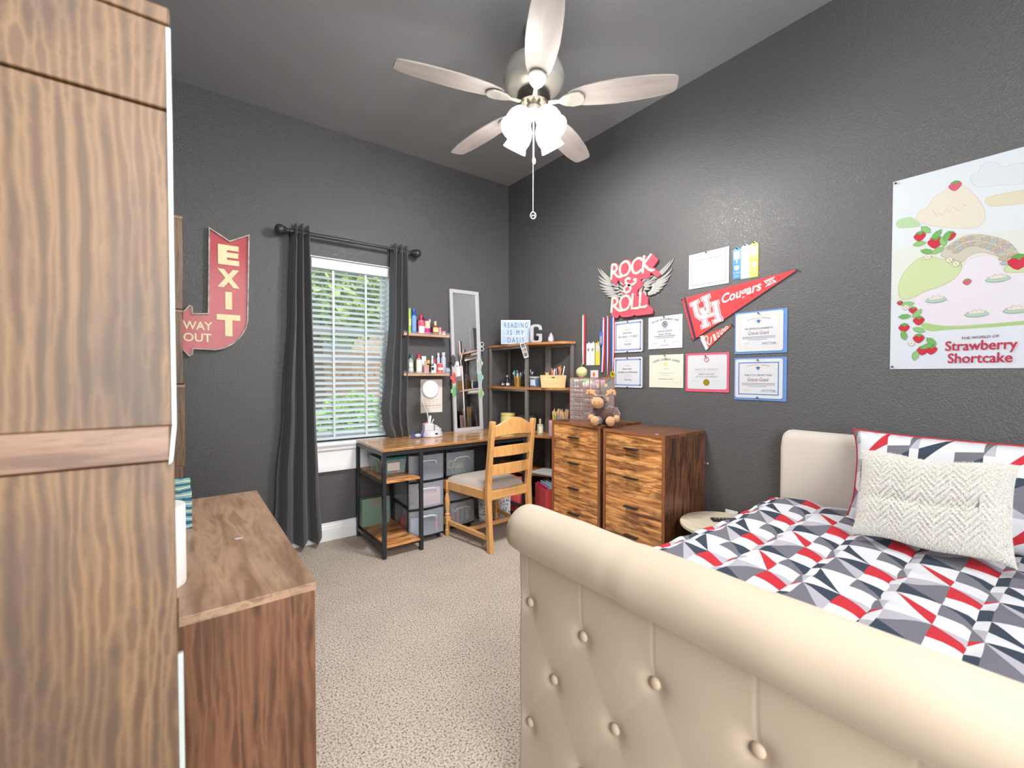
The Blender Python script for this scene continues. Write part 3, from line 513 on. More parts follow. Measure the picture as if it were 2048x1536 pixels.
def curtain(name, label, xc, rows, folds, amp, phase=0, yb=WA - .09):
    """rows: (z, x_left, x_right, amp multiplier)"""
    zs = [r[0] for r in rows]; zmin = zs[-1]
    t = thing(name, label, 'curtain', (xc, yb, zmin), group='dark grey curtains at the window')
    def fn(u, v):
        z = rows[0][0] + (rows[-1][0] - rows[0][0]) * v
        for i in range(len(rows) - 1):
            if rows[i][0] >= z >= rows[i + 1][0]: break
        a, b = rows[i], rows[i + 1]; k = (a[0] - z) / max(a[0] - b[0], 1e-6); k = k * k * (3 - 2 * k) if len(rows) > 3 else k
        xl = a[1] + (b[1] - a[1]) * k; xr = a[2] + (b[2] - a[2]) * k; am = amp * (a[3] + (b[3] - a[3]) * k)
        ph = 2 * math.pi * folds * u + phase + .5 * math.sin(v * 3 + u * 4)
        x = xl + (xr - xl) * (u + .35 / folds / 6.28 * math.sin(2 * ph + 1) * min(1, v * 3))
        y = math.sin(ph) * am + .006 * math.sin(9 * u + 7 * v)
        zz = z + (.012 * math.sin(ph + 1) * v if v > .8 else 0)
        return (x - xc, min(y, .045), zz - zmin)
    o = MB().grid(folds * 22, 60, fn).build('panel', cur_m, t, smooth=180, fix=False, solid=.003)
    def fn2(u, v):
        p = fn(u, 1 - .035 * (1 - v) + 0); return (p[0], p[1] - .0035, p[2])
    MB().grid(folds * 22, 4, lambda u, v: (lambda p: (p[0], p[1] - .004, p[2]))(fn(u, .955 + .045 * v))).build('hem', cur_m, t, smooth=180, fix=False)
    gm_ = mat('grommet_steel', (126, 126, 128), .3, metal=.8)
    for i in range(folds * 2):
        u = (i + .5) / (folds * 2); p = fn(u, .02)
        m = MB(); m.tube([(p[0], p[1] + .021 * math.cos(q), p[2] - .022 + .021 * math.sin(q)) for q in [j * 6.2832 / 16 for j in range(16)]], .003, 6, closed=True)
        m.build('grommet', gm_, t)
    return t
curtain('curtain', 'long dark grey curtain at the left of the window reaching the floor', .64,
        [(2.245, .612, .722, .8), (1.7, .592, .730, .9), (1.0, .548, .748, .95), (.45, .50, .765, 1), (.045, .475, .785, 1)], 3, .052)
curtain('curtain', 'dark grey curtain at the right of the window bunched behind the desk', 1.38,
        [(2.235, 1.322, 1.452, .8), (1.7, 1.310, 1.452, .8), (1.2, 1.272, 1.450, .8), (.95, 1.242, 1.450, .9), (.85, 1.250, 1.455, .9), (.735, 1.285, 1.462, .8)], 3, .045, phase=1.2)

# ------------------------------------------------------------------ desk
DZ = .728
desk = thing('desk', 'long rustic wood desk with black metal legs and two side shelves', 'desk', (1.045, 2.80, 0))
W, D = 1.215, .565
m = MB(); m.box(0, W, 0, D, DZ - .016, DZ); m.build('desktop', desk_x, desk, bevel=.0015)
MB().box(-.001, W, -.0008, 0, DZ - .015, DZ - .001).build('front_edge', mat('desk_edge', (190, 134, 84), .4, noise=(30, (150, 100, 60), .35)), desk)
for x in (.004, .268, 1.185):
    for y in (.004, D - .03):
        MB().box(x, x + .025, y, y + .025, 0, DZ - .017).build('leg', black_m, desk, bevel=.0015)
for y in (.006, D - .028): MB().box(.03, 1.185, y, y + .02, DZ - .045, DZ - .017).build('apron_rail', black_m, desk, bevel=.001)
for x in (.006, .27):
    for z in (.045, .475, DZ - .045): MB().box(x, x + .02, .029, D - .03, z, z + .025).build('side_rail', black_m, desk, bevel=.001)
for z in (.12, DZ - .045): MB().box(1.187, 1.207, .029, D - .03, z, z + .025).build('side_rail', black_m, desk, bevel=.001)
MB().box(.029, .268, .004, D - .004, .50, .515).build('shelf', rust_x, desk, bevel=.001)
MB().box(.029, .268, .004, D - .004, .0705, .086).build('shelf', rust_x, desk, bevel=.001)

# ------------------------------------------------------------------ corner shelf
edge_o = mat('edge_band_orange', (200, 138, 84), .4, noise=(30, (150, 98, 58), .35))
cs = thing('corner_shelf', 'tall corner shelving unit with wood shelves and metal posts beside the desk', 'shelf', (2.26, 2.49, 0))
ox, oy = 2.26, 2.49
poly = [(2.262, 3.372), (2.262, 2.86), (2.268, 2.82), (2.285, 2.775), (2.31, 2.71), (2.35, 2.62), (2.39, 2.545), (2.43, 2.505), (2.49, 2.492), (2.505, 2.492), (2.505, 3.372)]
poly = [(a - ox, b - oy) for a, b in poly]
for i, z in enumerate((1.468, 1.100, .712, .40, .05)):
    o = MB().prism(poly, z - .003, z + .016, 'z').build('shelf', rust_y, cs, bevel=.001)
    inn = [(p[0] + .001, p[1] + .001) for p in poly[:9]]; out = [(p[0] - .0008, p[1] - .0004) for p in poly[:9]]
    m = MB()
    for k in range(8): m.prism([out[k], out[k + 1], inn[k + 1], inn[k]], z - .0025, z + .0155, 'z')
    m.build('edge_band', edge_o, o, smooth=0)
for (x, y) in ((2.268, 2.815), (2.265, 3.345), (2.478, 3.345), (2.478, 2.80), (2.478, 2.772), (2.478, 2.500)):
    MB().box(x - ox - .001, x - ox + .023, y - oy, y - oy + .024, 0, 1.467).build('post', post_m, cs, bevel=.0015)
for z in (1.443, 1.078, .69):
    for b6 in ((2.480, 2.500, 2.525, 2.771), (2.292, 2.310, 2.84, 3.344), (2.292, 2.477, 3.348, 3.366)):
        MB().box(b6[0] - ox, b6[1] - ox, b6[2] - oy, b6[3] - oy, z, z + .022).build('shelf_rail', post_m, cs, bevel=.001)

# ------------------------------------------------------------------ chests of drawers
def chest(label, y_c, front, wdt, h):
    t = thing('chest_of_drawers', label, 'dresser', (front, y_c, 0), R(-90), 'matching rustic chests of drawers')
    d = WB - .012 - front; hx = wdt / 2
    # carcass: local -y is the front
    m = MB(); m.box(-hx, hx, 0, d, h - .018, h); m.build('top', dark_x, t, bevel=.001)
    m = MB(); m.box(-hx, -hx + .018, .001, d, 0, h - .018); m.build('side_panel', dark_z, t, bevel=.001)
    m = MB(); m.box(hx - .018, hx, .001, d, 0, h - .018); m.build('side_panel', dark_z, t, bevel=.001)
    m = MB(); m.box(-hx + .018, hx - .018, .02, d, 0, .035); m.box(-hx + .018, hx - .018, d - .008, d, .035, h - .018); m.build('back_panel', dark_x, t)
    m = MB(); m.box(-hx, -hx + .018, -.001, .001, 0, h); m.box(hx - .018, hx, -.001, .001, 0, h); m.box(-hx + .018, hx - .018, -.001, .001, h - .018, h)
    m.build('edge_band', edge_w, t)
    dh = .1685
    for k in range(5):
        z1 = h - .0195 - k * (dh + .002)
        dr = MB().box(-hx + .0195, hx - .0195, .002, .018, z1 - dh, z1).build('drawer', front_mats[(k + int(y_c * 10)) % 3], t, bevel=.0012)
        MB().box(-hx + .03, hx - .03, .018, d - .02, z1 - dh + .01, z1 - .02).build('drawer_box', dark_x, dr)
        zc = z1 - dh * .47
        mm = MB(); mm.prism([(-.020, zc + .004), (-.020, zc - .005), (-.016, zc - .005), (-.014, zc), (.002, zc), (.002, zc + .004)], -.048, .048, 'x')
        mm.build('handle', handle_m, dr, bevel=.001)
    return t
dark_x = wood('dark_rustic_wood_x', 0, [(58, 34, 22), (96, 58, 36), (138, 84, 52), (80, 48, 32)], rough=.28, scale=2.4, stretch=8, blotch=.6, dark=(56, 38, 32), coat=.4)
front_mats = []
for k in range(3):
    mm = wood('drawer_front_%d' % k, 0, RUST, rough=.33, scale=2.2 + .3 * k, stretch=11, blotch=.85, dark=(66, 42, 28), coat=.25, distort=.5 + .3 * k)
    front_mats.append(mm)
chest('rustic chest of drawers nearer the bed, beside the round side table', 1.618, 2.09, .436, .888)
chest('rustic chest of drawers nearer the corner, carrying the drawer organizer', 2.086, 2.09, .446, .900)

# ------------------------------------------------------------------ ladder back chair
ch = thing('desk_chair', 'honey oak ladder back chair with grey padded seat pushed up to the desk', 'chair', (1.86, 2.52, 0), R(3))
hw_ = .185; fw = .235; dp = .44
def yb(z):    # back post lean
    return -.035 + .03 * min(z / .42, 1) if z < .42 else -.005 - (z - .42) ** 1.15 * .13
for s in (-1, 1):
    m = MB(); P = []
    for z in (0, .12, .25, .36, .44, .55, .66, .77, .86, .893, .905):
        wz = .019 if .3 < z < .6 else .0165 + (.002 if z < .1 else 0)
        x = s * hw_; y = yb(z)
        w2 = wz * (.75 if z > .9 else 1)
        P.append([(x - w2, y - .021, z), (x + w2, y - .021, z), (x + w2, y + .019, z), (x - w2, y + .019, z)])
    vs = [p for r_ in P for p in r_]; fs = [(0, 1, 2, 3)[::-1], tuple(range(len(vs) - 4, len(vs)))]
    for i in range(len(P) - 1):
        for k in range(4): fs.append((i * 4 + k, i * 4 + (k + 1) % 4, i * 4 + 4 + (k + 1) % 4, i * 4 + 4 + k))
    m.add(vs, fs); m.build('back_post', chair_w, ch, bevel=.004)
    m = MB(); xf = s * fw
    m.box(xf - .021, xf + .021, dp - .021, dp + .021, .355, .425); m.box(xf - .021, xf + .021, dp - .021, dp + .021, .085, .145)
    m.lathe([(.013, .355), (.019, .348), (.019, .340), (.012, .333), (.014, .32), (.022, .29), (.0225, .26), (.016, .20), (.013, .175), (.020, .168), (.020, .158), (.014, .152), (.020, .146)], (xf, dp, 0), 18)
    m.lathe([(.016, 0), (.018, .02), (.019, .05), (.013, .058), (.019, .066), (.019, .075), (.014, .085)], (xf, dp, 0), 18)
    m.build('front_leg', chair_w, ch, bevel=.002)
def slat(z0, z1, arch, y_off=0, nm='ladder_slat'):
    m = MB(); n = 17; front = []; 
    def pt(i, top, yy):
        u = -1 + 2 * i / (n - 1); x = u * (hw_ - .014)
        z = (z1 + arch * max(0, math.cos(u * 1.57)) ** 1.3 if top else z0 + arch * .25 * math.cos(u * 1.57))
        y = yb((z0 + z1) / 2) - .028 * (1 - u * u) + yy
        return (x, y, z)
    vs = []
    for i in range(n): vs += [pt(i, 0, -.008), pt(i, 1, -.008), pt(i, 1, .008), pt(i, 0, .008)]
    fs = [(0, 1, 2, 3), tuple(range(len(vs) - 1, len(vs) - 5, -1))]
    for i in range(n - 1):
        for k in range(4): fs.append((i * 4 + k, i * 4 + (k + 1) % 4, i * 4 + 4 + (k + 1) % 4, i * 4 + 4 + k))
    m.add(vs, fs); return m.build(nm, chair_w, ch, bevel=.003)
slat(.795, .868, .058, nm='crest_rail'); slat(.655, .725, .006); slat(.525, .60, .006)
rail = MB()
rail.box(-hw_ + .018, hw_ - .018, -.012, .010, .35, .415); rail.build('back_rail', chair_w, ch, bevel=.002)
MB().box(-fw + .02, fw - .02, dp - .011, dp + .011, .355, .415).build('front_rail', chair_w, ch, bevel=.002)
def beam(a, b, w, h, nm):
    a = Vector(a); b = Vector(b); d = (b - a); L_ = d.length; m = MB(); m.box(0, L_, -w / 2, w / 2, -h / 2, h / 2)
    o = m.build(nm, chair_w, ch, loc=a, bevel=.002); o.rotation_euler = d.to_track_quat('X', 'Z').to_euler(); return o
bead_m = mat('beaded_line', (226, 190, 134), .5)
for s in (-1, 1):
    beam((s * hw_, .018, .385), (s * fw, dp - .02, .388), .02, .062, 'side_rail')
    beam((s * hw_, .0, .095), (s * fw, dp - .02, .108), .02, .032, 'side_stretcher')
beam((-.21, .21, .10), (.21, .21, .10), .02, .03, 'cross_stretcher')
m = MB()
for z in (.362, .403):
    for i in range(26): m.ball((-hw_ + .03 + i * (2 * hw_ - .06) / 25, -.0125, z), .0028, n=6, m=4)
m.build('bead_trim', bead_m, ch)['kind'] = 'stuff'
seat_m = mat('seat_fabric', (186, 176, 168), .9, bump=(500, .3, .001))
def seatfn(u, v):
    y = .012 + v * (dp + .012 - .012); xh = hw_ - .012 + (fw + .012 - hw_ + .012) * v; x = (2 * u - 1) * xh
    if v < .09: x = (2 * u - 1) * (hw_ - .02)
    e = min(u, 1 - u, v, 1 - v) * 2
    z = .416 + .044 * (1 - (1 - min(1, e * 3.2)) ** 2.2) ** .6 + .008 * math.sin(u * 3.14) * math.sin(v * 3.14)
    return (x, y, z)
m = MB().grid(28, 28, seatfn)
m.build('seat', seat_m, ch, smooth=180, fix=False)

# ------------------------------------------------------------------ plastic drawer towers under the desk
frost = glassy('frosted_plastic', (206, 216, 230), .26, .35)
blk_p = mat('black_plastic', (36, 38, 42), .4)
def drawer_tower(label, x, y, rz, n, w_, d_, hh, contents):
    t = thing('drawer_tower', label, 'storage drawers', (x, y, 0), rz, 'frosted plastic drawer towers under the desk')
    m = MB(); hx = w_ / 2
    for sx in (-1, 1):
        for yy in (.0, d_ - .018):
            m.box(min(sx * hx, sx * (hx - .016)), max(sx * hx, sx * (hx - .016)), yy, yy + .018, .04, hh)
    for k in range(n):
        z = .04 + k * (hh - .05) / n
        def edge(z0, z1):
            P = [(-hx, 0), (-hx * .5, -.016), (0, -.021), (hx * .5, -.016), (hx, 0), (hx, d_), (-hx, d_)]
            m.prism(P, z0, z1, 'z')
        edge(z, z + .010)
    m.build('frame', blk_p, t, bevel=.001)
    P = [(-hx - .004, -.004), (-hx * .5, -.022), (0, -.027), (hx * .5, -.022), (hx + .004, -.004), (hx + .004, d_ + .004), (-hx - .004, d_ + .004)]
    MB().prism(P, hh, hh + .016, 'z').build('top', blk_p, t, bevel=.003)
    for cx_, cy_ in ((-hx + .03, .03), (hx - .03, .03), (-hx + .03, d_ - .03), (hx - .03, d_ - .03)):
        MB().lathe([(.017, -.008), (.017, .008)], (cx_, cy_, .018), 14, 'x').box(cx_ - .008, cx_ + .008, cy_ - .008, cy_ + .008, .02, .042).build('caster', blk_p, t)
    sh = (hh - .05) / n
    for k in range(n):
        z0 = .04 + k * sh + .012; z1 = z0 + sh - .02
        m = MB(); nn = 12
        fr = [(-hx + .004 + (2 * hx - .008) * i / nn, -.004 - .020 * math.sin(math.pi * i / nn)) for i in range(nn + 1)]
        m.prism(fr + [(x_, y_ + .003) for x_, y_ in fr[::-1]], z0, z1, 'z')
        m.box(-hx + .018, -hx + .021, 0, d_ - .01, z0, z1 - .01); m.box(hx - .021, hx - .018, 0, d_ - .01, z0, z1 - .01); m.box(-hx + .018, hx - .018, .0, d_ - .01, z0, z0 + .003)
        dr = m.build('drawer', frost, t, smooth=50)
        mm = MB(); zc = z1 - .045
        mm.tube([(-.07, -.026, zc - .02), (-.06, -.034, zc), (-.03, -.036, zc + .006), (.03, -.036, zc + .006), (.06, -.034, zc), (.07, -.026, zc - .02)], .006, 8)
        mm.build('handle', glassy('frosted_handle', (222, 230, 240), .7, .3), dr)
        for c in contents.get(k, []):
            nm, lab, cat, fn, mt = c
            mb = MB(); fn(mb, hx, z0 + .004)
            o = mb.build(nm, mt, None); 
            o.location = (x, y, 0); o.rotation_euler = (0, 0, rz); tag(o, lab, cat)
    return t
pink = mat('pink_card', (240, 206, 208), .6); blu = mat('pale_blue_card', (196, 214, 240), .6)
drawer_tower('frosted drawer tower under the desk next to the side shelves', 1.425, 2.94, R(-4), 3, .275, .36, .655, {
    1: [('box', 'pale pink box inside the middle drawer of the left tower', 'box', lambda m, hx, z: m.box(-.06, .125, .02, .2, z, z + .125), pink)],
    0: [('card_stack', 'pale blue cards inside the bottom drawer of the left tower', 'cards', lambda m, hx, z: m.box(-.12, -.02, .02, .06, z, z + .12), blu),
        ('marker', 'pink marker standing in the bottom drawer of the left tower', 'marker', lambda m, hx, z: m.lathe([(.008, z), (.012, z + .01), (.012, z + .06), (.008, z + .065), (.008, z + .09)], (.085, .02, 0), 12), mat('hot_pink', (240, 120, 140), .5)),
        ('bag', 'red bag inside the bottom drawer of the left tower at the side', 'bag', lambda m, hx, z: m.ball((-.08, .2, z + .05), .05, (1, 1.4, 1)), mat('soft_red', (200, 90, 100), .7))]})
drawer_tower('frosted drawer tower under the desk behind the chair leg', 1.742, 2.99, R(2), 3, .26, .34, .640, {
    2: [('tape_roll', 'roll of tan tape inside the top drawer of the right tower', 'tape', lambda m, hx, z: m.tube([(-.075 + .028 * math.cos(q), .02, z + .075 + .028 * math.sin(q)) for q in [i * .3142 for i in range(20)]], .009, 8, closed=True), mat('tape_tan', (196, 164, 128), .5)),
        ('ribbon_spool', 'yellow green spool inside the top drawer of the right tower', 'spool', lambda m, hx, z: m.lathe([(.03, z + .03), (.045, z + .04), (.045, z + .06), (.03, z + .07)], (.01, .05, 0), 16), mat('olive_yellow', (190, 186, 70), .6)),
        ('craft_pot', 'green paint pots inside the top drawer of the right tower', 'paint pots', lambda m, hx, z: [m.cyl(-.05 + .032 * i, .03, z, z + .03, .014, n=12) for i in range(4)], mat('craft_green', (70, 178, 110), .5))]})
cols = [(236, 170, 176), (190, 120, 100), (226, 112, 84), (104, 150, 160), (222, 196, 80)]
for k, c in enumerate(cols):
    nm = ['pink', 'brown', 'orange', 'teal', 'yellow'][k]
    o = MB().cyl(0, 0, 0, .085, .0135, n=14).build('paint_bottle', mat('paint_' + nm, c, .4), loc=(1.655 + k * .042, 3.03, .058))
    tag(o, '%s craft paint bottle with white cap in the bottom drawer of the right tower' % nm, 'bottle', 'craft paint bottles')
    MB().cyl(0, 0, .085, .115, .011, n=14).build('cap', mat('cap_cream', (226, 206, 190), .5), o)

# ------------------------------------------------------------------ side table
st = thing('side_table', 'small round pale wood side table between the dresser and the bed', 'table', (2.262, 1.152, 0))
MB().lathe([(.19, .418), (.220, .421), (.223, .425), (.223, .437), (.220, .44), (.0, .44)], n=56, cap=False).build('tabletop', pale_w, st)
MB().cyl(0, 0, .02, .42, .016, n=16).build('stem', handle_m, st)
MB().lathe([(.14, 0), (.14, .008), (.03, .02), (.016, .03)], n=36).build('base', handle_m, st)
for k in range(3):
    a = k * 2.094 + .4; MB().tube([(.015, 0, .38), (.09, 0, .405), (.15, 0, .414)], .006, 8).rot(a).build('bracket', handle_m, st)

# ------------------------------------------------------------------ low walnut dresser, bookcases at left
ld = thing('low_dresser', 'low walnut dresser with a plain top in the left foreground', 'dresser', (-.08, 1.52, 0))
MB().box(-.315, .315, -.485, .485, .742, .76).build('top', walnut_y, ld, bevel=.0012)
for y in (-.483, .465): MB().box(-.30, .312, y, y + .018, 0, .742).build('side_panel', walnut_z, ld, bevel=.001)
MB().box(-.30, .294, -.465, .465, .02, .74).build('carcass', walnut_z, ld)
for k in range(3):
    for j in range(2):
        dr = MB().box(.295, .311, -.462 + j * .464, -.002 + j * .463, .06 + k * .226, .283 + k * .226).build('drawer', walnut_y, ld, bevel=.001)
        MB().box(.311, .325, -.28 + j * .464, -.18 + j * .464, .17 + k * .226, .178 + k * .226).build('handle', handle_m, dr)
bc = thing('bookcase', 'tall rustic wood bookcase side filling the left edge, nearest the camera', 'bookcase', (-.19, .70, 0))
hx = .184
BX = (-.185, hx)
MB().box(-.185, hx, .0, .30, 1.655, 1.675).build('top', tower_w, bc, bevel=.002)
MB().box(-.185, hx, .004, .018, 1.552, 1.655).build('upper_rail', tower_w, bc, bevel=.002)
MB().box(-.185, hx - .001, .008, .018, 1.156, 1.550).build('side_panel', tower_w, bc, bevel=.001)
rail_m = wood('tower_rail_wood', 0, [(98, 72, 56), (126, 96, 76), (142, 112, 92), (110, 82, 64)], rough=.42, scale=3, stretch=8, blotch=.3, dark=(110, 80, 64))
MB().box(-.185, hx - .006, .0, .020, 1.112, 1.156).build('middle_rail', rail_m, bc, bevel=.002)
MB().box(-.185, hx - .002, .006, .018, .03, 1.110).build('side_panel', tower_w, bc, bevel=.001)
MB().box(-.185, hx - .01, .018, .30, .03, 1.655).build('carcass', tower_w, bc)
for z in (.42, .80, 1.156, 1.40): MB().box(-.18, hx - .002, .02, .295, z, z + .016).build('shelf', tower_w, bc)
strip_m = mat('edge_glare_and_metal', (196, 206, 206), .3, metal=.4)  # pale tone puts bluish glare on the front edge into colour; bracket is metal
MB().box(hx - .004, hx + .001, .002, .012, 1.156, 1.652).build('edge_glare_strip', strip_m, bc, bevel=.0008)
MB().prism([(hx - .004, 1.156), (hx + .001, 1.156), (hx - .003, 1.112), (hx - .008, 1.106)], -.003, .006).build('corner_bracket', strip_m, bc, bevel=.0008)
MB().box(hx - .002, hx + .004, .004, .012, .03, .86).build('edge_glare_strip', strip_m, bc, bevel=.0008)
fb = thing('tall_cabinet', 'tall wooden cabinet beyond the low dresser, only its front edge showing', 'cabinet', (-.17, 2.25, 0))
MB().box(-.18, .172, 0, .40, 0, .845).build('base_carcass', tower_w, fb, bevel=.002)
for z0, z1, e in ((.845, 1.18, .181), (1.183, 1.485, .177), (1.488, 1.865, .181)):
    o = MB().box(-.18, e, 0, .40, z0, z1).build('carcass', tower_w, fb, bevel=.002)
    MB().box(-.18, e + .002, -.003, .40, z1 - .012, z1).build('rail', rail_m, o, bevel=.001)
# ------------------------------------------------------------------ bed
linen = mat('beige_linen', (200, 184, 163), .85, sheen=.15, bump=(900, .2, .0008), noise=(60, (202, 185, 164), .35))
head_m = mat('headboard_linen', (196, 187, 178), .85, sheen=.2, bump=(700, .35, .0012))
bed = thing('bed', 'upholstered beige sleigh bed with button tufted footboard', 'bed', (1.6, .25, 0))
bx, by = 1.6, .25
Y0, Y1 = -.46 - by, .955 - by
# buttons (y, z)
btn = []
for r_, z in enumerate((.608, .45, .28, .13)):
    k = 0
    while True:
        y = (.907 if r_ % 2 == 0 else .812) - .195 * k
        if y < -.42: break
        btn.append((y - by, z)); k += 1
xf = .735 - bx
def panel(u, v):
    y = Y1 - (Y1 - Y0) * u; z = .03 + .75 * v; d = 0
    for (a, b) in btn:
        r2 = (y - a) ** 2 + (z - b) ** 2
        if r2 < .02: d += .009 * math.exp(-r2 / (2 * .017 ** 2)) + .004 * math.exp(-r2 / (2 * .045 ** 2))
        # faint vertical pull line above and diagonal creases
    for (a, b) in btn:
        if b > .5 and z > b: d += .0009 * math.exp(-((y - a) / .003) ** 2)
        for s in (-1, 1):
            dy, dz = (y - a) * s, z - b
            if b > .3 and 0 < dy < .1 and -.17 < dz < 0:
                dist = abs(dz + dy * 1.62) / 1.9
                d += .0003 * math.exp(-(dist / .009) ** 2)
    e = min(u, 1 - u); d += .02 * max(0, 1 - e / .012) ** 2
    return (xf + d, y, z)
m = MB().grid(430, 210, panel)
fp = m.build('footboard_panel', linen, bed, smooth=180, fix=False)
MB().box(xf + .021, xf + .075, Y0 + .004, Y1 - .004, .03, .78).build('footboard_frame', linen, bed, bevel=.01)
# rolled top rail
def roll(m, y0, y1, cx, cz, r, n=28, k=60):
    vs = []; fs = []
    ys = [y0 - .012 + .012 * math.sin(i * 1.5708 / 5) * 0 for i in range(0)]
    prof = [(y1 + .014, .30), (y1 + .013, .62), (y1 + .009, .85), (y1 + .002, .97)]
    rows = [(y0 - (p[0] - y1), p[1]) for p in prof] + [(y0 + (y1 - y0) * i / k, 1.0) for i in range(1, k)] + prof[::-1]
    for yy, s in rows:
        for i in range(n):
            a = 2 * math.pi * i / n
            rr = r * s * (1 + .035 * math.cos(2 * a - .9)) + (.0006 * math.sin(yy * 23 + a * 2) + .0004 * math.sin(yy * 41) - .004 * math.exp(-((yy - .36) / .012) ** 2)) * s
            vs.append((cx + rr * math.cos(a) * 1.05, yy, cz + rr * math.sin(a)))
    q = len(rows)
    for j in range(q - 1):
        for i in range(n):
            l = (i + 1) % n; fs.append((j * n + i, j * n + l, (j + 1) * n + l, (j + 1) * n + i))
    fs.append(tuple(range(n))); fs.append(tuple(range((q - 1) * n, q * n))[::-1]); m.add(vs, fs)
m = MB(); roll(m, Y0, Y1, .766 - bx, .795, .065)
m.build('footboard_roll', linen, bed, smooth=70)
btn_m = mat('button_linen', (196, 178, 158), .85, bump=(700, .3, .001))
b0 = None
for (a, b) in btn:
    if b0 is None:
        b0 = MB().lathe([(.0, -.008), (.006, -.0075), (.0105, -.005), (.0125, -.001), (.012, .003), (.009, .004)], (0, 0, 0), 18, 'x', cap=False).build('button', btn_m, bed, smooth=80)
        o = b0
    else:
        o = b0.copy(); C.objects.link(o); o.parent = bed
    o.location = (xf + .010, a, b)
# headboard
def hb(m):
    x0, x1 = 2.405 - bx, 2.495 - bx
    prof = [(x0, .10), (x1, .10), (x1 + .004, .90), (x1 - .004, .935), (x0 + .055, .945), (x0 + .028, .940), (x0 + .010, .925), (x0 + .001, .895)]
    n = len(prof); vs = []; fs = []; rows = []
    for y, s in ((Y0, .05), (Y0 + .006, .02), (Y0 + .02, .005), (Y0 + .04, 0), (Y1 - .04, 0), (Y1 - .02, .005), (Y1 - .006, .02), (Y1, .05)):
        for (x, z) in prof:
            vs.append((x + s * .25 * (1 if x < (x0 + x1) / 2 else -1), y, z - (s * .8 if z > .5 else 0)))
        rows.append(y)
    for j in range(len(rows) - 1):
        for i in range(n):
            l = (i + 1) % n; fs.append((j * n + i, j * n + l, (j + 1) * n + l, (j + 1) * n + i))
    fs.append(tuple(range(n))); fs.append(tuple(range((len(rows) - 1) * n, len(rows) * n))[::-1]); m.add(vs, fs)
m = MB(); hb(m); m.build('headboard', head_m, bed, smooth=50)
for s in (-1, 1):
    y = Y1 - .05 if s > 0 else Y0 + .01
    MB().box(.81 - bx, 2.404 - bx, y, y + .04, .14, .36).build('side_rail', linen, bed, bevel=.006)
for x in (.77 - bx, 2.44 - bx):
    for y in (Y0 + .06, Y1 - .06): MB().cyl(x, y, 0, .12 if x > 0 else .04, .018, .024, 14).build('foot', handle_m, bed)
mt = thing('mattress', 'white mattress on the bed beneath the patterned comforter', 'mattress', (1.6, .25, .33))
MB().box(-.77, .79, -.66, .645, .0, .245).build('core', mat('mattress_white', (226, 226, 224), .8), mt, bevel=.03)
# ------------------------------------------------------------------ comforter with a patchwork of triangles
PAT = [mat('cotton_white', (204, 205, 211), .8, bump=(60, .25, .004)), mat('cotton_navy', (44, 56, 72), .75, bump=(60, .25, .004)), mat('cotton_grey', (104, 104, 114), .8, bump=(60, .25, .004)),
       mat('cotton_light_grey', (168, 166, 176), .8, bump=(60, .25, .004)), mat('cotton_red', (182, 34, 48), .75, bump=(60, .25, .004))]
Wt, Nv, Gr, Lg, Rd = range(5)
# one repeat of the print: s across the quilt column (0..1, left to right seen from the foot), t from head (0) to foot (1)
A_, B_, M_ = .14, .64, .5
def cell(kind):
    T = []
    # strip beside the seam
    T += [([(0, 0), (A_, 0), (A_, .25), (0, .25)], Wt), ([(0, .25), (A_, .25), (A_, .5)], Lg), ([(0, .25), (A_, .5), (0, .5)], Gr),
          ([(0, .5), (A_, .5), (0, .58)], Rd), ([(0, .58), (A_, .5), (A_, .8), (0, .8)], Wt), ([(0, .8), (A_, .8), (A_, 1), (0, 1)], Nv if kind else Lg)]
    if kind == 0:      # block with the red wedge
        T += [([(A_, 0), (B_, 0), (B_, .28)], Wt), ([(A_, 0), (B_, .28), (B_, M_)], Rd), ([(A_, 0), (B_, M_), (A_, M_)], Wt),
              ([(A_, M_), (B_, M_), (A_, .72)], Lg), ([(A_, .72), (B_, M_), (B_, 1)], Gr), ([(A_, .72), (B_, 1), (A_, 1)], Nv)]
    else:              # block with the navy wedges
        T += [([(A_, 0), (B_, 0), (B_, M_)], Wt), ([(A_, 0), (B_, M_), (A_ + .0, .26)], Nv), ([(A_, .26), (B_, M_), (A_, M_)], Wt),
              ([(A_, M_), (B_, M_), (B_, .76)], Nv), ([(A_, M_), (B_, .76), (B_, 1)], Lg), ([(A_, M_), (B_, 1), (A_, 1)], Gr)]
    T += [([(B_, 0), (1, 0), (1, .22)], Nv), ([(B_, 0), (1, .22), (1, .30), (B_, .26)], Gr), ([(B_, .26), (1, .30), (1, M_), (B_, M_)], Wt),
          ([(B_, M_), (1, M_), (1, .62)], Lg), ([(B_, M_), (1, .62), (1, .80), (B_, .78)], Rd), ([(B_, .78), (1, .80), (1, 1), (B_, 1)], Wt)]
    return T
def clip(poly, ax, lo, hi):
    for sgn, lim in ((1, lo), (-1, hi)):
        out = []
        for i in range(len(poly)):
            a, b = poly[i], poly[(i + 1) % len(poly)]
            da, db = sgn * (a[ax] - lim), sgn * (b[ax] - lim)
            if da >= 0: out.append(a)
            if (da >= 0) != (db >= 0) and abs(da - db) > 1e-12:
                k = da / (da - db); out.append((a[0] + (b[0] - a[0]) * k, a[1] + (b[1] - a[1]) * k))
        poly = out
        if len(poly) < 3: return []
    return poly
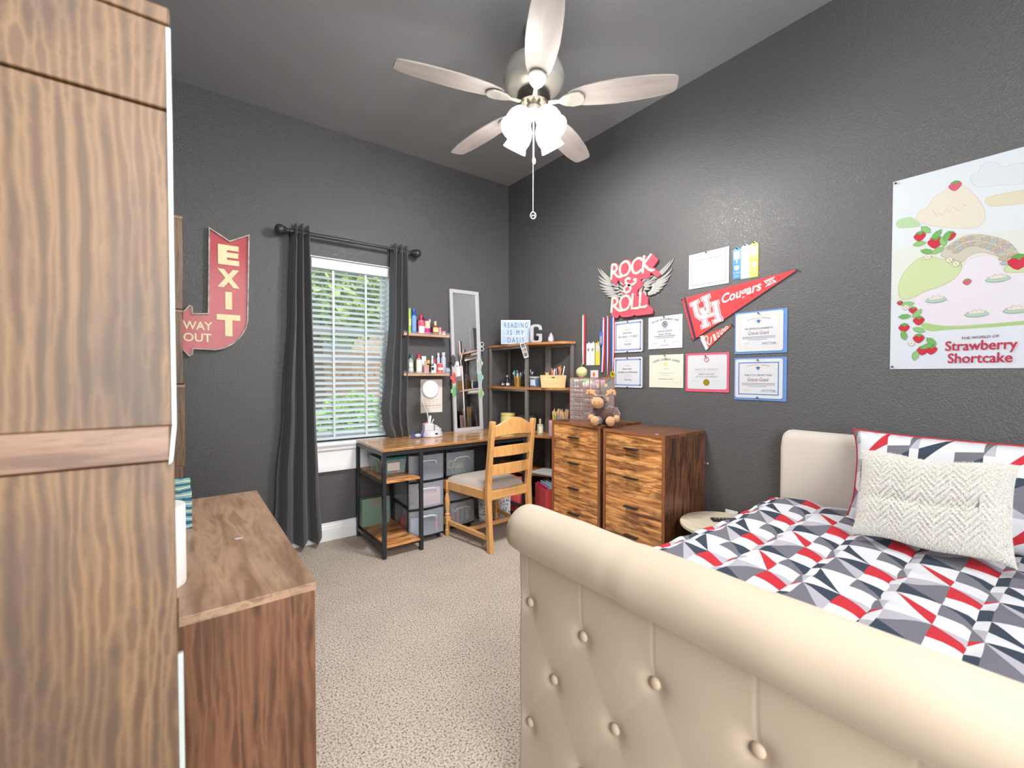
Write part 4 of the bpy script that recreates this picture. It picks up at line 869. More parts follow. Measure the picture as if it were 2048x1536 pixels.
def quilt(s0, s1, t0, t1, colw, rep, fn, step_s, step_t, kinds=(0, 1), toff=0):
    """tessellate the print over [s0,s1]x[t0,t1] and map it with fn(s,t)->xyz"""
    m = MB()
    def strips(poly, mi):
        smin = min(p[0] for p in poly); smax = max(p[0] for p in poly)
        a = math.floor(smin / step_s)
        while a * step_s < smax - 1e-9:
            q = clip(poly, 0, a * step_s, (a + 1) * step_s)
            if q:
                tmin = min(p[1] for p in q); tmax = max(p[1] for p in q); b = math.floor(tmin / step_t)
                while b * step_t < tmax - 1e-9:
                    w_ = clip(q, 1, b * step_t, (b + 1) * step_t)
                    if len(w_) >= 3:
                        ar = sum(w_[i][0] * w_[(i + 1) % len(w_)][1] - w_[(i + 1) % len(w_)][0] * w_[i][1] for i in range(len(w_)))
                        if abs(ar) > 1e-9:
                            m.m = mi; m.add([fn(*p) for p in w_], [tuple(range(len(w_)))])
                    b += 1
            a += 1
    i = math.floor(s0 / colw)
    while i * colw < s1 - 1e-9:
        kd = kinds[i % 2]; j = math.floor((t0 - toff) / rep) - 1
        cl = cell(kd)
        while j * rep + toff < t1 - 1e-9:
            for poly, mi in cl:
                P = [((i + p[0]) * colw, (j + p[1]) * rep + toff + (rep * .5 if 0 else 0)) for p in poly]
                P = clip(P, 0, s0, s1)
                if P: P = clip(P, 1, t0, t1)
                if P: strips(P, mi)
            j += 1
        i += 1
    return m
SEAM0 = .93; CW = .19
def comf(s, t):
    # s: distance across from the left edge of the bed top; t: distance from the head end
    x = 2.36 - t
    u = (s / CW) % 1.0; k = math.floor(s / CW)
    puff = .012 * (1 - abs(2 * u - 1) ** 4)
    ripple = .0022 * math.sin(x * 2 * math.pi / .098 + k * 1.9 + .8 * math.sin(s * 21)) * (abs(2 * u - 1) ** 1.0) + .003 * math.sin(x * 39 + s * 31)
    z0 = .593 + .02 * math.exp(-((t - .1) / .3) ** 2)
    if s < 0:
        a = min(-s, .09) / .09 * 1.35
        y = SEAM0 + .034 * math.sin(a) + max(0, -s - .09) * .05
        z = z0 - .045 * (1 - math.cos(a)) - max(0, -s - .09)
        y += (puff * .8 + ripple) * math.sin(min(a, 1.3)); z += (puff + ripple) * math.cos(min(a, 1.57)) * .7
    else:
        y = SEAM0 - s; z = z0 + puff + ripple
    y += .006 * math.sin(x * 6 + k)
    if t > 1.46:
        q = (t - 1.46); z -= q * q * 6
    return (x, y, max(z, .24))
m = quilt(-.165, 1.33, 0, 1.525, CW, .295, comf, CW / 10, .0195, kinds=(1, 0), toff=.15)
cf = m.build('comforter', PAT, smooth=180, fix=True)
me = cf.data
# place the origin at the bed top
for v in me.vertices: v.co -= Vector((1.6, .25, .58))
cf.location = (1.6, .25, .58)
tag(cf, 'quilted comforter printed with white, navy, grey and red triangles on the bed', 'comforter')
# ------------------------------------------------------------------ pillows
def pillow_fn(wd, ht, th, lump=0.0):
    def f(u, v, side):
        a, b = 2 * u - 1, 2 * v - 1
        e = (1 - abs(a) ** 2.6) * (1 - abs(b) ** 2.6)
        th_ = th * max(e, 0) ** .42
        pinch = 1 - .07 * (1 - abs(a) ** 3) * abs(b) ** 2; pinch2 = 1 - .07 * (1 - abs(b) ** 3) * abs(a) ** 2
        return (a * wd / 2 * pinch2, side * th_ * .5 + lump * math.sin(a * 4 + b * 3) * e, b * ht / 2 * pinch)
    return f
sh = thing('pillow', 'bed pillow in a triangle print sham leaning on the headboard', 'pillow', (2.285, .235, .79), 0)
pf = pillow_fn(.80, .40, .17)
def shf(side): return lambda s, t: pf(min(max(s / .80, 0), 1), min(max(t / .40, 0), 1), side)
m = quilt(0, .80, 0, .40, .20, .27, shf(-1), .02, .02)
m2 = quilt(0, .80, 0, .40, .20, .27, shf(1), .04, .04)
m.add([], []); o_ = len(m.v); m.v += m2.v; m.f += [tuple(i + o_ for i in f) for f in m2.f]; m.mi += m2.mi
pl = m.build('sham', PAT, sh, smooth=180)
sh.rotation_euler = (Matrix.Rotation(R(-90), 3, 'Z') @ Matrix.Rotation(R(-14), 3, 'X')).to_euler()
m = MB()
pth = []
for i in range(80):
    q = i / 80 * 4; k = int(q); fr = q - k
    u, v = [(fr, 0), (1, fr), (1 - fr, 1), (0, 1 - fr)][k]; pth.append(pf(u, v, 0))
m.tube(pth, .004, 6, closed=True); m.build('piping', PAT[Rd], sh)
fz = mat('cream_faux_fur', (218, 216, 210), .9, sheen=.5, bump=(260, .8, .006))
fp_ = thing('throw_pillow', 'fluffy cream throw pillow with chevron ribs resting against the printed pillow', 'pillow', (2.04, .338, .782))
pf2 = pillow_fn(.405, .325, .14)
def fuzz(side):
    def f(u, v):
        x, y, z = pf2(u, v, side)
        a, b = 2 * u - 1, 2 * v - 1; e = ((1 - abs(a) ** 4) * (1 - abs(b) ** 4))
        ph_ = abs(((u * 5.5) % 1.0) - .5) * 2            # zigzag columns
        w_ = math.sin((v * 14 + ph_ * 2.1) * 2 * math.pi)
        y += side * e * (.0038 * max(w_, -.5) + .0028 * math.sin(u * 170 + v * 60) * math.sin(v * 210 - u * 33) + .002 * math.sin(u * 311) * math.sin(v * 277 + u * 91))
        # slumped crease across the middle
        y += -side * e * .018 * math.exp(-((v - .46 - .12 * (u - .4)) / .06) ** 2) * (1 if u < .8 else .3)
        z += .006 * math.sin(u * 9)
        return (x, y, z)
    return f
m = MB().grid(230, 180, fuzz(-1)); m.grid(90, 70, fuzz(1))
m.build('cover', fz, fp_, smooth=180, fix=False)
rnd = random.Random(5); m = MB(); f_ = fuzz(-1)
for i in range(22000):
    u, v = rnd.uniform(.005, .995), rnd.uniform(.005, .995); p = Vector(f_(u, v)); q = Vector(f_(min(u + .01, 1), v)); r_ = Vector(f_(u, min(v + .01, 1)))
    nrm = (q - p).cross(r_ - p)
    if nrm.length < 1e-9: continue
    nrm.normalize(); nrm = -nrm if nrm.y > 0 else nrm
    d = Vector((rnd.gauss(0, .6), 0, -.6 + rnd.gauss(0, .5))) + nrm * 1.0; d.normalize()
    sd = d.orthogonal().normalized() * .0005; L_ = rnd.uniform(.004, .009)
    m.add([p - sd, p + sd, p + d * L_], [(0, 1, 2)])
m.build('fur', mat('fur_strand', (224, 222, 216), .9), fp_, smooth=0, fix=False)['kind'] = 'stuff'
fp_.rotation_euler = (Matrix.Rotation(R(-90 + 4), 3, 'Z') @ Matrix.Rotation(R(-24), 3, 'X') @ Matrix.Rotation(R(0), 3, 'Y')).to_euler()
# ------------------------------------------------------------------ EXIT sign
red_m = mat('sign_red', (166, 40, 50), .4, noise=(7, (186, 62, 70), .25), coat=.2)
cream = mat('sign_cream', (238, 226, 182), .5, noise=(25, (226, 210, 164), .25))
ex = on_back('exit_sign', 'red metal arrow sign reading EXIT WAY OUT with cream letters', 'sign', .18, 1.33)
E_ = [(a - .18, b - 1.33) for a, b in TR['EXIT']]
MB().prism(E_, -.012, -.016).build('back_plate', red_m, ex)
m = MB(); n = len(E_)
ins = []
for i in range(n):
    p0, p1, p2 = Vector(E_[i - 1]), Vector(E_[i]), Vector(E_[(i + 1) % n])
    a = (p1 - p0).normalized(); b = (p2 - p1).normalized(); na = Vector((-a.y, a.x)); nb = Vector((-b.y, b.x)); q = (na + nb); q.normalize()
    ins.append(p1 + q * (-.0075 / max(.5, q.dot(na))))
for i in range(n):
    j = (i + 1) % n; m.prism([E_[i], E_[j], tuple(ins[j]), tuple(ins[i])], 0, -.032)
rim_m = mat('worn_rim', (206, 196, 180), .5, noise=(22, (110, 98, 92), .25))
m.build('rim', rim_m, ex)
for s, bx_ in (('E', (.197, 1.925, .312, 2.052)), ('X', (.191, 1.78, .313, 1.897)), ('I', (.233, 1.64, .270, 1.753)), ('T', (.186, 1.468, .314, 1.607))):
    text(s, cream, ex, (bx_[0] - .18, bx_[1] - 1.33, bx_[2] - .18, bx_[3] - 1.33), -.017, off=.06, ext=.004, name='letter')
text('WAY', cream, ex, (.012 - .18, 1.50 - 1.33, .163 - .18, 1.552 - 1.33), -.017, off=.02, ext=.002)
text('OUT', cream, ex, (.014 - .18, 1.426 - 1.33, .157 - .18, 1.479 - 1.33), -.017, off=.02, ext=.002)

# ------------------------------------------------------------------ ROCK & ROLL sign  (local x = 1.94 - Y)
pinkred = mat('sign_coral', (222, 76, 92), .5)
ivory = mat('sign_ivory', (214, 207, 184), .5)
rr = on_right('wall_sign', 'coral sign reading ROCK & ROLL with grey wings', 'sign', 1.94, 1.62)
S = lambda pts: [(a, b - 1.62) for a, b in pts]
MB().prism(S(TR['RNR_BACK']), -.010, -.020).build('backing', pinkred, rr)
m = MB(); m2 = MB()
for k, v in TR['RNR_STROKES'].items():
    for st_ in v:
        kk = len(m.v) * 1e-7; m.stroke(S(st_), .0165, -.0205, -.0252 - kk); m2.stroke(S(st_), .0205, -.0201, -.0212 - kk)
        for q in (st_[0], st_[-1]): m.prism([(q[0] + .0088 * math.cos(i * .785), q[1] - 1.62 + .0088 * math.sin(i * .785)) for i in range(8)], -.0206, -.0250)
m.build('lettering', ivory, rr, smooth=0); m2.build('lettering_shadow', mat('letter_shadow', (150, 100, 92), .6), rr, smooth=0)
fe1 = mat('feather_light', (178, 177, 170), .5); fe2 = mat('feather_dark', (74, 78, 88), .5)
def wing(fs, nm):
    root = MB().prism([(p[0], p[1] - 1.62) for p in hull([q for f in fs[:10] for q in f])], -.002, -.003).build(nm, fe2, rr) if 0 else None
    first = None
    for i, (a, b, c) in enumerate(fs):
        big = i < 10
        P = []
        for t in [k / 8 for k in range(9)]:
            P.append(((1 - t) ** 2 * a[0] + 2 * t * (1 - t) * b[0] + t * t * c[0], (1 - t) ** 2 * a[1] + 2 * t * (1 - t) * b[1] + t * t * c[1] - 1.62))
        L_ = sum((Vector(P[k + 1]) - Vector(P[k])).length for k in range(8))
        wv = [w_ * (.0155 if big else .013) for w_ in (.5, .8, 1, 1, .95, .85, .65, .4, .05)]
        y = -.003 - .0006 * i
        m = MB(); m.stroke(P, wv, y, y - .0018)
        o = m.build('feather', fe1, rr, smooth=0)
        mm = MB(); mm.stroke(P, [w_ * 1.6 for w_ in wv], y + .0006, y - .0006); mm.stroke(P[1:-1], .0012, y - .0018, y - .0024)
        mm.stroke([(p[0] + .0, p[1] - wv[k] * .28) for k, p in enumerate(P)][1:-2], .0011, y - .0018, y - .0023)
        mm.build('feather_outline', fe2, o, smooth=0)
wing(TR['WING_L'], 'wing'); wing(TR['WING_R'], 'wing')

# ------------------------------------------------------------------ certificates
def pin(parent, x, z, y=-.004):
    m = MB(); m.lathe([(.0025, 0), (.0025, -.004), (.0045, -.005), (.0035, -.010), (.001, -.011)], (x, y, z), 8, 'y'); return m.build('push_pin', ink, parent)
def cert(label, y0, z1, y1, z0, backing=None, border=None, bcol=None, lines=(), pap=paper, inset=(.012, .012, .012, .012), tilt=0, style='plain', pins=((.5, 1),), nick=True, cat='certificate'):
    """y0 left edge (larger Y), y1 right edge; z1 top, z0 bottom; lines: (text, x, z, w, h, kind)"""
    w_ = y0 - y1; h_ = z1 - z0; t = on_right('certificate', label, cat, (y0 + y1) / 2, z0, 'certificates pinned to the right wall')
    hx = w_ / 2; y = -.002
    if tilt: t.rotation_euler = (Matrix.Rotation(R(-90), 3, 'Z') @ Matrix.Rotation(R(tilt), 3, 'Y')).to_euler()
    if backing:
        MB().box(-hx, hx, -.003, -.001, 0, h_).build('backing_card', backing, t); y = -.004
        l, r_, b_, tp = inset
    else: l = r_ = b_ = tp = 0
    x0, x1, a0, a1 = -hx + l, hx - r_, b_, h_ - tp; c = .008 if nick else 0
    P = [(x0 + c, a0), (x1 - c, a0), (x1, a0 + c), (x1, a1 - c), (x1 - c, a1), (x0 + c, a1), (x0, a1 - c), (x0, a0 + c)]
    MB().prism(P, y, y - .0015).build('paper_sheet', pap, t, smooth=0); y -= .0018
    pw, phh = x1 - x0, a1 - a0
    if border:
        m = MB(); k = border[0]; m.frame(x0 + k, x1 - k, a0 + k, a1 - k, border[1], y)
        if style == 'guilloche':
            nx = 16; 
            for i in range(nx):
                for zz in (a0 + k + border[1] / 2, a1 - k - border[1] / 2): m.disc(x0 + k + (pw - 2 * k) * (i + .5) / nx, zz, border[1] * .62, y - .0002, 8)
            for i in range(12):
                for xx in (x0 + k + border[1] / 2, x1 - k - border[1] / 2): m.disc(xx, a0 + k + (phh - 2 * k) * (i + .5) / 12, border[1] * .62, y - .0002, 8)
        m.build('border', bcol, t, smooth=0, fix=False)
    for ln in lines:
        s, cx_, cz_, ww, hh, mt = ln[:6]
        X0 = x0 + pw * cx_; Z0 = a0 + phh * cz_
        if s == '#line':
            MB().box(X0 - ww / 2, X0 + ww / 2, y - .0004, y, Z0 - hh / 2, Z0 + hh / 2).build('rule', mt, t)
        elif s == '#seal':
            m = MB(); m.prism([(X0 + ww * (1 + (.06 if i % 2 else 0)) * math.cos(i * math.pi / 20), Z0 + ww * (1 + (.06 if i % 2 else 0)) * math.sin(i * math.pi / 20)) for i in range(40)], y, y - .001)
            m.build('seal', mt, t)
        elif s == '#ring':
            m = MB(); m.tube([(X0 + ww * math.cos(i * .2618), y, Z0 + ww * math.sin(i * .2618)) for i in range(24)], hh, 6, closed=True); m.build('emblem_ring', mt, t)
        elif s == '#cap':
            m = MB(); m.flat([(X0 - ww, Z0), (X0, Z0 + ww * .5), (X0 + ww, Z0), (X0, Z0 - ww * .5)], y - .0003); m.flat([(X0 - ww * .55, Z0 - ww * .3), (X0, Z0 - ww * .55), (X0 + ww * .55, Z0 - ww * .3), (X0 + ww * .55, Z0 - ww * .7), (X0, Z0 - ww * .95), (X0 - ww * .55, Z0 - ww * .7)], y - .0002)
            m.build('cap_emblem', mt, t, smooth=0, fix=False)
        elif s == '#arc':     # arched title
            txt = ln[6]; nn = len(txt)
            for i, chh in enumerate(txt):
                if chh == ' ': continue
                u = (i + .5) / nn * 2 - 1; X = X0 + ww / 2 * u; Z = Z0 - (u * u) * hh * 1.3; cw = ww / nn
                text(chh, mt, t, (X - cw * .38, Z - hh / 2, X + cw * .38, Z + hh / 2), y, ang=-u * .35, name='letter', off=.01)
        else:
            kind = ln[6] if len(ln) > 6 else ''
            text(s, mt, t, (X0 - ww / 2, Z0 - hh / 2, X0 + ww / 2, Z0 + hh / 2), y, shear=.35 if 'i' in kind else 0, off=.012 if 'b' in kind else 0)
    for px_, pz_ in pins: pin(t, -hx + w_ * px_ if not backing else x0 + pw * px_, (a1 if pz_ == 1 else a0) - (.006 if pz_ == 1 else -.004), y)
    return t
gry = mat('print_grey', (100, 102, 112), .6); lgry = mat('print_pale_grey', (142, 147, 158), .6); pblue = mat('print_blue', (122, 138, 184), .6); rblue = mat('print_royal', (36, 104, 170), .5)
gold = mat('gold_foil', (176, 154, 62), .35, metal=.5); card_b = mat('card_blue', (92, 130, 186), .6); card_g = mat('card_grey', (78, 79, 82), .6); card_p = mat('card_pink', (206, 84, 110), .6)
parch = mat('parchment', (204, 202, 186), .6); sig = mat('signature', (70, 72, 90), .6); pred = mat('print_red', (190, 66, 76), .6); porg = mat('print_orange', (232, 196, 132), .6)
cert('white certificate with pale blue seal, topmost on the right wall above the large pennant', 1.520, 1.953, 1.272, 1.744, border=(.016, .005), bcol=lgry, nick=False, pins=((.45, 1),), lines=[
    ('Certificate of Achievement', .52, .80, .15, .008, gry, 'i'), ('#line', .5, .62, .13, .0008, lgry), ('#seal', .34, .42, .020, 0, mat('pale_blue_seal', (160, 176, 196), .5)), ('88', .34, .42, .016, .009, gry), ('#line', .66, .48, .07, .002, lgry), ('#line', .66, .36, .08, .0012, lgry), ('#line', .66, .28, .08, .0012, lgry), ('TX', .46, .17, .012, .007, ink)])
for (z1, z0, lab, nm) in ((1.598, 1.378, 'blue bordered certificate on dark card, upper left one under the winged sign', 'For Arts - 11 2021'), (1.343, 1.131, 'blue bordered certificate on dark card, lower left one above the plush moose', 'Excellence and Philosophy')):
    cert(lab, 2.101, z1, 1.842, z0, backing=card_g, inset=(.0, .014, .0, .0), border=(.012, .010), bcol=pblue, style='guilloche', pins=((.5, 1), (.5, 0)), lines=[
        ('Presented to', .5, .72, .04, .006, lgry), ('Gracie Grant', .48, .62, .08, .013, sig, 'i'), (nm, .5, .50, .17, .015, sig, 'i'), ('#line', .5, .40, .06, .0015, lgry), ('#line', .5, .35, .06, .0015, lgry), ('Sara Jones', .5, .26, .06, .011, sig, 'i'), ('#line', .5, .225, .08, .0008, gry)])
cert('plain white academic certificate with a black seal, beside the large pennant', 1.811, 1.601, 1.561, 1.390, nick=False, pins=((.48, 1),), lines=[
    ('#arc', .5, .90, .20, .013, gry, 'University Interscholastic League'), ('#ring', .5, .745, .017, .003, mat('seal_ink', (84, 88, 104), .6)), ('#seal', .5, .745, .010, 0, mat('seal_ink2', (96, 100, 116), .6)), ('awards', .5, .62, .03, .006, gry), ('GRACIE GRANT', .5, .535, .11, .012, sig), ('Ready Writing', .5, .44, .09, .011, sig, 'b'), ('#line', .5, .385, .15, .004, gry), ('#line', .5, .335, .13, .003, gry), ('T', .5, .22, .010, .016, ink, 'b'), ('#line', .2, .17, .04, .0012, gry), ('#line', .8, .19, .04, .0012, gry), ('Spring 2021', .5, .10, .06, .008, gry)])
cert('parchment coloured certificate with a small gold seal in the lower row', 1.802, 1.350, 1.553, 1.137, pap=parch, nick=False, pins=((.48, 1),), lines=[
    ('#arc', .5, .86, .20, .014, gry, 'Academic Excellence Champion'), ('#seal', .49, .715, .014, 0, mat('pale_gold', (206, 192, 140), .4)), ('TX', .49, .715, .014, .008, gry), ('#line', .5, .57, .04, .002, lgry), ('#line', .5, .44, .12, .001, lgry), ('#line', .5, .38, .06, .001, lgry), ('State Meet at Large', .5, .26, .11, .007, gry, 'b'), ('#line', .83, .16, .05, .0012, lgry)])
cert('white state champion certificate with gold seal on a pink card', 1.536, 1.350, 1.266, 1.118, backing=card_p, inset=(.014, .012, .016, .012), pins=((.48, 1),), lines=[
    ('#ring', .5, .87, .0135, .002, pred), ('R', .5, .87, .010, .010, pred), ('#line', .5, .75, .16, .0012, mat('pale_pink_rule', (226, 196, 196), .6)), ('GRACIE GRANT', .5, .58, .15, .014, mat('tan_print', (176, 152, 136), .6)), ('#line', .5, .50, .14, .0008, lgry), ('READY WRITING', .5, .44, .10, .007, gry), ('STATE CHAMPION', .5, .365, .135, .012, mat('grey_green_print', (138, 146, 142), .6)), ('#seal', .5, .20, .019, 0, gold), ('#line', .2, .24, .05, .001, lgry), ('#line', .8, .24, .05, .001, lgry)])
for (z1, z0, lab, bc_, bw, tt, cc) in ((1.567, 1.336, 'certificate with orange border on blue card, above the other blue card', porg, .0022, 'THIS CERTIFICATE IS AWARDED TO', porg), (1.314, 1.081, 'certificate with thick blue border on blue card, below the other blue card', rblue, .0045, 'THIS IS TO CERTIFY THAT', rblue)):
    t = cert(lab, 1.236, z1, .966, z0, backing=card_b, inset=(.007, .018, .012, .008), border=(.018, bw), bcol=bc_, pins=((.5, 1),) + (((.5, 0),) if bw > .003 else ()), lines=[
        ('#arc', .5, .855, .12, .007, mat('title_rose', (190, 150, 160), .6), 'Certificate of Completion'), ('#ring', .5, .77, .015, .0012, porg), ('#cap', .5, .78, .013, 0, rblue), (tt, .5, .585, .145, .010, sig, ''), ('Gracie Grant', .5, .475, .11, .020, mat('script_rose', (130, 84, 96), .6), 'i'),
        ('#line', .5, .375, .17, .004, lgry), ('#line', .5, .34, .17, .004, lgry), ('#line', .48, .30, .10, .003, lgry), ('EST', .26, .20, .025, .012, mat('stamp_print', (196, 176, 180), .6)), ('Laura P. Ortega', .72, .20, .07, .013, gry, 'i'), ('#line', .72, .165, .09, .0008, gry)])

# ------------------------------------------------------------------ award ribbons
def award(label, y_, z1, z0, col, w_=.044, mt2=paper, patches=True):
    t = on_right('award_ribbon', label, 'ribbon', y_, z0, 'flat award ribbons on the right wall'); h_ = z1 - z0; hx = w_ / 2
    zz = [(-hx + w_ * i / 16, (.003 if i % 2 else 0)) for i in range(17)]
    MB().prism(zz + [(hx, h_ - .016), (0, h_), (-hx, h_ - .016)], -.001, -.002).build('satin_strip', col, t, smooth=0)
    if patches:
        m = MB(); m.box(-hx * .75, hx * .75, -.0026, -.0021, h_ * .62, h_ * .86); m.prism([(-hx * .7, h_ * .42), (hx * .7, h_ * .42), (hx * .5, h_ * .30), (0, h_ * .27), (-hx * .5, h_ * .30)], -.0021, -.0026)
        m.box(-hx * .12, hx * .12, -.0026, -.0021, h_ * .5, h_ * .62); m.build('print_patch', mt2, t)
        text('2021', mt2, t, (-hx * .6, h_ * .07, hx * .6, h_ * .13), -.0021); text('STATE', mt2, t, (-hx * .8, h_ * .17, hx * .8, h_ * .23), -.0021)
    pin(t, 0, h_ - .008, -.002)
    return t
sat_b = mat('satin_blue', (40, 122, 200), .35, sheen=.4); sat_w = mat('satin_white', (214, 216, 226), .35, sheen=.4); sat_y = mat('satin_yellow', (214, 196, 60), .35, sheen=.4)
award('blue satin award ribbon pinned next to the topmost certificate', 1.229, 1.938, 1.757, sat_b)
award('white satin award ribbon pinned between the blue one and the yellow one', 1.182, 1.945, 1.753, sat_w, .048, mat('silver_print', (196, 198, 206), .4))
award('yellow satin award ribbon pinned at the right of the white one', 1.136, 1.948, 1.752, sat_y)

# ------------------------------------------------------------------ pennants
felt = mat('felt_red', (206, 62, 66), .85, bump=(400, .3, .001)); felt_d = mat('felt_navy', (66, 46, 66), .85)
felt_o = mat('felt_orange_red', (206, 72, 58), .85, bump=(400, .3, .001))
wht = mat('print_white', (216, 213, 213), .6)
pz = 1.431
pn = on_right('pennant', 'large red felt pennant reading UH Cougars XII', 'pennant', 1.24, pz)
q = lambda pts: [(a, b - pz) for a, b in pts]
MB().prism(q([(-.325, 1.693), (.322, 1.755), (-.248, 1.431)]), -.006, -.008).build('felt_field', felt, pn, smooth=0)
MB().prism(q(TR['PEN1_BAND']), -.0082, -.0092).build('felt_band', felt_d, pn, smooth=0)
U_ = [q(s) for s in TR['UH']['white']]
for wd, mt_, yy, nm in ((.044, wht, -.0085, 'letter_outline'), (.0355, pred, -.0090, 'letter_inline'), (.0255, wht, -.0095, 'lettering')):
    m = MB()
    for s in U_:
        a, b = Vector(s[0]), Vector(s[1]); d0 = (a - b).normalized(); e = (wd - .027) / 2
        a2, b2 = Vector(s[-2]), Vector(s[-1]); d1 = (b2 - a2).normalized()
        s2 = [tuple(a + d0 * e)] + s[1:-1] + [tuple(Vector(s[-1]) + d1 * e)]
        serif = len(s) == 2 and abs(s[0][0] - s[1][0]) > abs(s[0][1] - s[1][1])
        yk = .00003 * U_.index(s); m.stroke(s2, wd * .62 if serif else wd * .9, yy, yy - .0004 - yk)
    m.build(nm, mt_, pn, smooth=0, fix=False)
text('Cougars', wht, pn, (-.072, 1.672 - pz - .034, .152, 1.672 - pz + .034), -.0085, ang=.215, shear=.35, off=.022)
m = MB(); m.prism(q([(.158, 1.722), (.214, 1.737), (.204, 1.724), (.223, 1.708), (.166, 1.688), (.176, 1.702)]), -.0084, -.009); m.build('banner', wht, pn, smooth=0)
text('XII', pred, pn, (.168, 1.712 - pz - .011, .206, 1.712 - pz + .011), -.0095, ang=.2, off=.03)
for a, b in ((-.320, 1.688), (.316, 1.752), (-.252, 1.440)): pin(pn, a, b - pz, -.008)
pz2 = 1.37
p2 = on_right('pennant', 'small orange red pennant reading OU BOUND below the large one', 'pennant', 1.24, pz2)
q2 = lambda pts: [(a, b - pz2) for a, b in pts]
MB().prism(q2([(-.209, 1.45), (-.006, 1.505), (-.165, 1.366)]), -.002, -.0038).build('felt_field', felt_o, p2, smooth=0)
MB().prism(q2([(-.209, 1.45), (-.183, 1.457), (-.150, 1.379), (-.165, 1.366)]), -.0039, -.0046).build('felt_band', wht, p2, smooth=0)
for (cx_, cz_, a) in ((-.164, 1.432, 0), (-.142, 1.418, 1)):
    pts = [(cx_ + .0120 * math.cos(t), cz_ + .0195 * math.sin(t)) for t in [i * 6.2832 / 12 for i in range(13)]] if not a else [(cx_ - .011, cz_ + .020), (cx_ - .011, cz_ - .010), (cx_ - .005, cz_ - .018), (cx_ + .003, cz_ - .018), (cx_ + .009, cz_ - .009), (cx_ + .010, cz_ + .026)]
    if a: m = MB(); m.stroke(q2(pts), .011, -.0053, -.0056); m.build('letter_outline', felt_o, p2, smooth=0, fix=False)
    m = MB(); m.stroke(q2(pts), .0062, -.0047 - .0011 * a, -.0052 - .0011 * a); m.build('lettering', wht, p2, smooth=0, fix=False)
xs = [-.112, -.093, -.074, -.056, -.040]; hs = [.040, .034, .028, .022, .017]
for i, c in enumerate('BOUND'):
    z = 1.441 + .0125 * i - pz2; text(c, wht, p2, (xs[i] - .008, z - hs[i] / 2, xs[i] + .008, z + hs[i] / 2), -.0039, ang=.3, off=.04, name='letter')
pin(p2, -.010, 1.502 - pz2, -.0038); pin(p2, -.200, 1.444 - pz2, -.0046)

# ------------------------------------------------------------------ medals and hanging ribbons
rb_r = mat('ribbon_red', (206, 52, 60), .5); rb_w = mat('ribbon_white', (236, 236, 242), .5); rb_b = mat('ribbon_blue', (40, 82, 160), .5)
def medal(label, y_, z1, z0, w_, stripes, disc=None, dx=0, drift=0):
    t = on_right('medal', label, 'medal', y_, z0 - (.05 if disc else 0), 'medals hanging beside the corner shelf'); b = .05 if disc else 0; h_ = z1 - z0
    n = len(stripes); first = None
    for layer, dd in ((0, -.004), (1, -.0075)):
        for i, s in enumerate(stripes):
            xa = -w_ / 2 + w_ * i / n; xb = xa + w_ / n; k = .2 if disc else .7
            o = drift * (1 if layer == 0 else 1.25)
            m = MB(); m.prism([(xa * k + o, b), (xb * k + o, b), (xb + o * .3, b + h_ * .35), (xb * .9, b + h_), (xa * .9, b + h_), (xa + o * .3, b + h_ * .35)], dd, dd - .0012)
            m.build('ribbon', s, t, smooth=0)
    m = MB(); m.lathe([(.004, 0), (.003, -.012), (.007, -.014), (.005, -.016)], (0, 0, b + h_ - .004), 8, 'y'); m.build('push_pin', mat('pin_silver', (190, 190, 194), .3, metal=.7), t)
    if disc:
        rad, mt_ = disc; m = MB(); m.lathe([(rad * .95, -.004), (rad, -.005), (rad, -.008), (rad * .95, -.009), (rad * .88, -.009), (rad * .86, -.008), (0.001, -.008)], (dx + drift, 0, b - rad - .004), 28, 'y')
        m.tube([(dx + drift + .005 * math.cos(i * .785), -.006, b - .001 + .005 * math.sin(i * .785)) for i in range(8)], .0012, 6, closed=True)
        m.build('medal_disc', mt_, t)
    return t
medal('red and white medal ribbon, nearest the corner shelf', 2.400, 1.683, 1.30, .030, [rb_w, rb_w, rb_r, rb_r])
for y_, lab in ((2.356, 'white award ribbon on a cord, left one of the white pair'), (2.312, 'white award ribbon on a cord, right one of the white pair')):
    t = award(lab, y_, 1.475, 1.292, mat('satin_cream', (224, 222, 222), .4, sheen=.3), .042, patches=False)
    MB().tube([(0, -.003, .18), (.002, -.004, .26), (0, -.003, .34)], .0012, 6).build('cord', gry, t); MB().lathe([(.012, -.002), (.012, -.003)], (0, 0, .12), 20, 'y').build('print_patch', lgry, t)
t = award('yellow award ribbon with a white label hanging on a cord', 2.262, 1.475, 1.291, sat_y, .044, patches=False)
MB().tube([(0, -.003, .18), (.001, -.004, .26), (0, -.003, .345)], .0012, 6).build('cord', gry, t); MB().box(-.015, .015, -.0026, -.002, .105, .155).build('white_label', paper, t)
t = medal('red white and blue lanyard with a blue badge holder', 2.200, 1.642, 1.238, .034, [rb_b, rb_w, rb_r], drift=-.010)
MB().box(-.034, .0, -.016, -.010, .20, .30).build('badge_holder', mat('badge_blue', (70, 104, 186), .4), t, bevel=.002); MB().box(-.028, -.006, -.017, -.016, .215, .27).build('badge_print', lgry, t)
medal('thin striped ribbon with a bronze medal', 2.160, 1.648, 1.222, .024, [rb_b, rb_w, rb_r], (.020, mat('bronze', (176, 128, 74), .35, metal=.7)))
t = medal('wide striped ribbon with a large yellow gold medal', 2.112, 1.652, 1.250, .038, [rb_b, rb_b, rb_w, rb_r], (.024, mat('yellow_gold', (214, 190, 62), .3, metal=.55)))
text('UIL', ink, t, (-.012, .018, .012, .034), -.0091, off=.02)

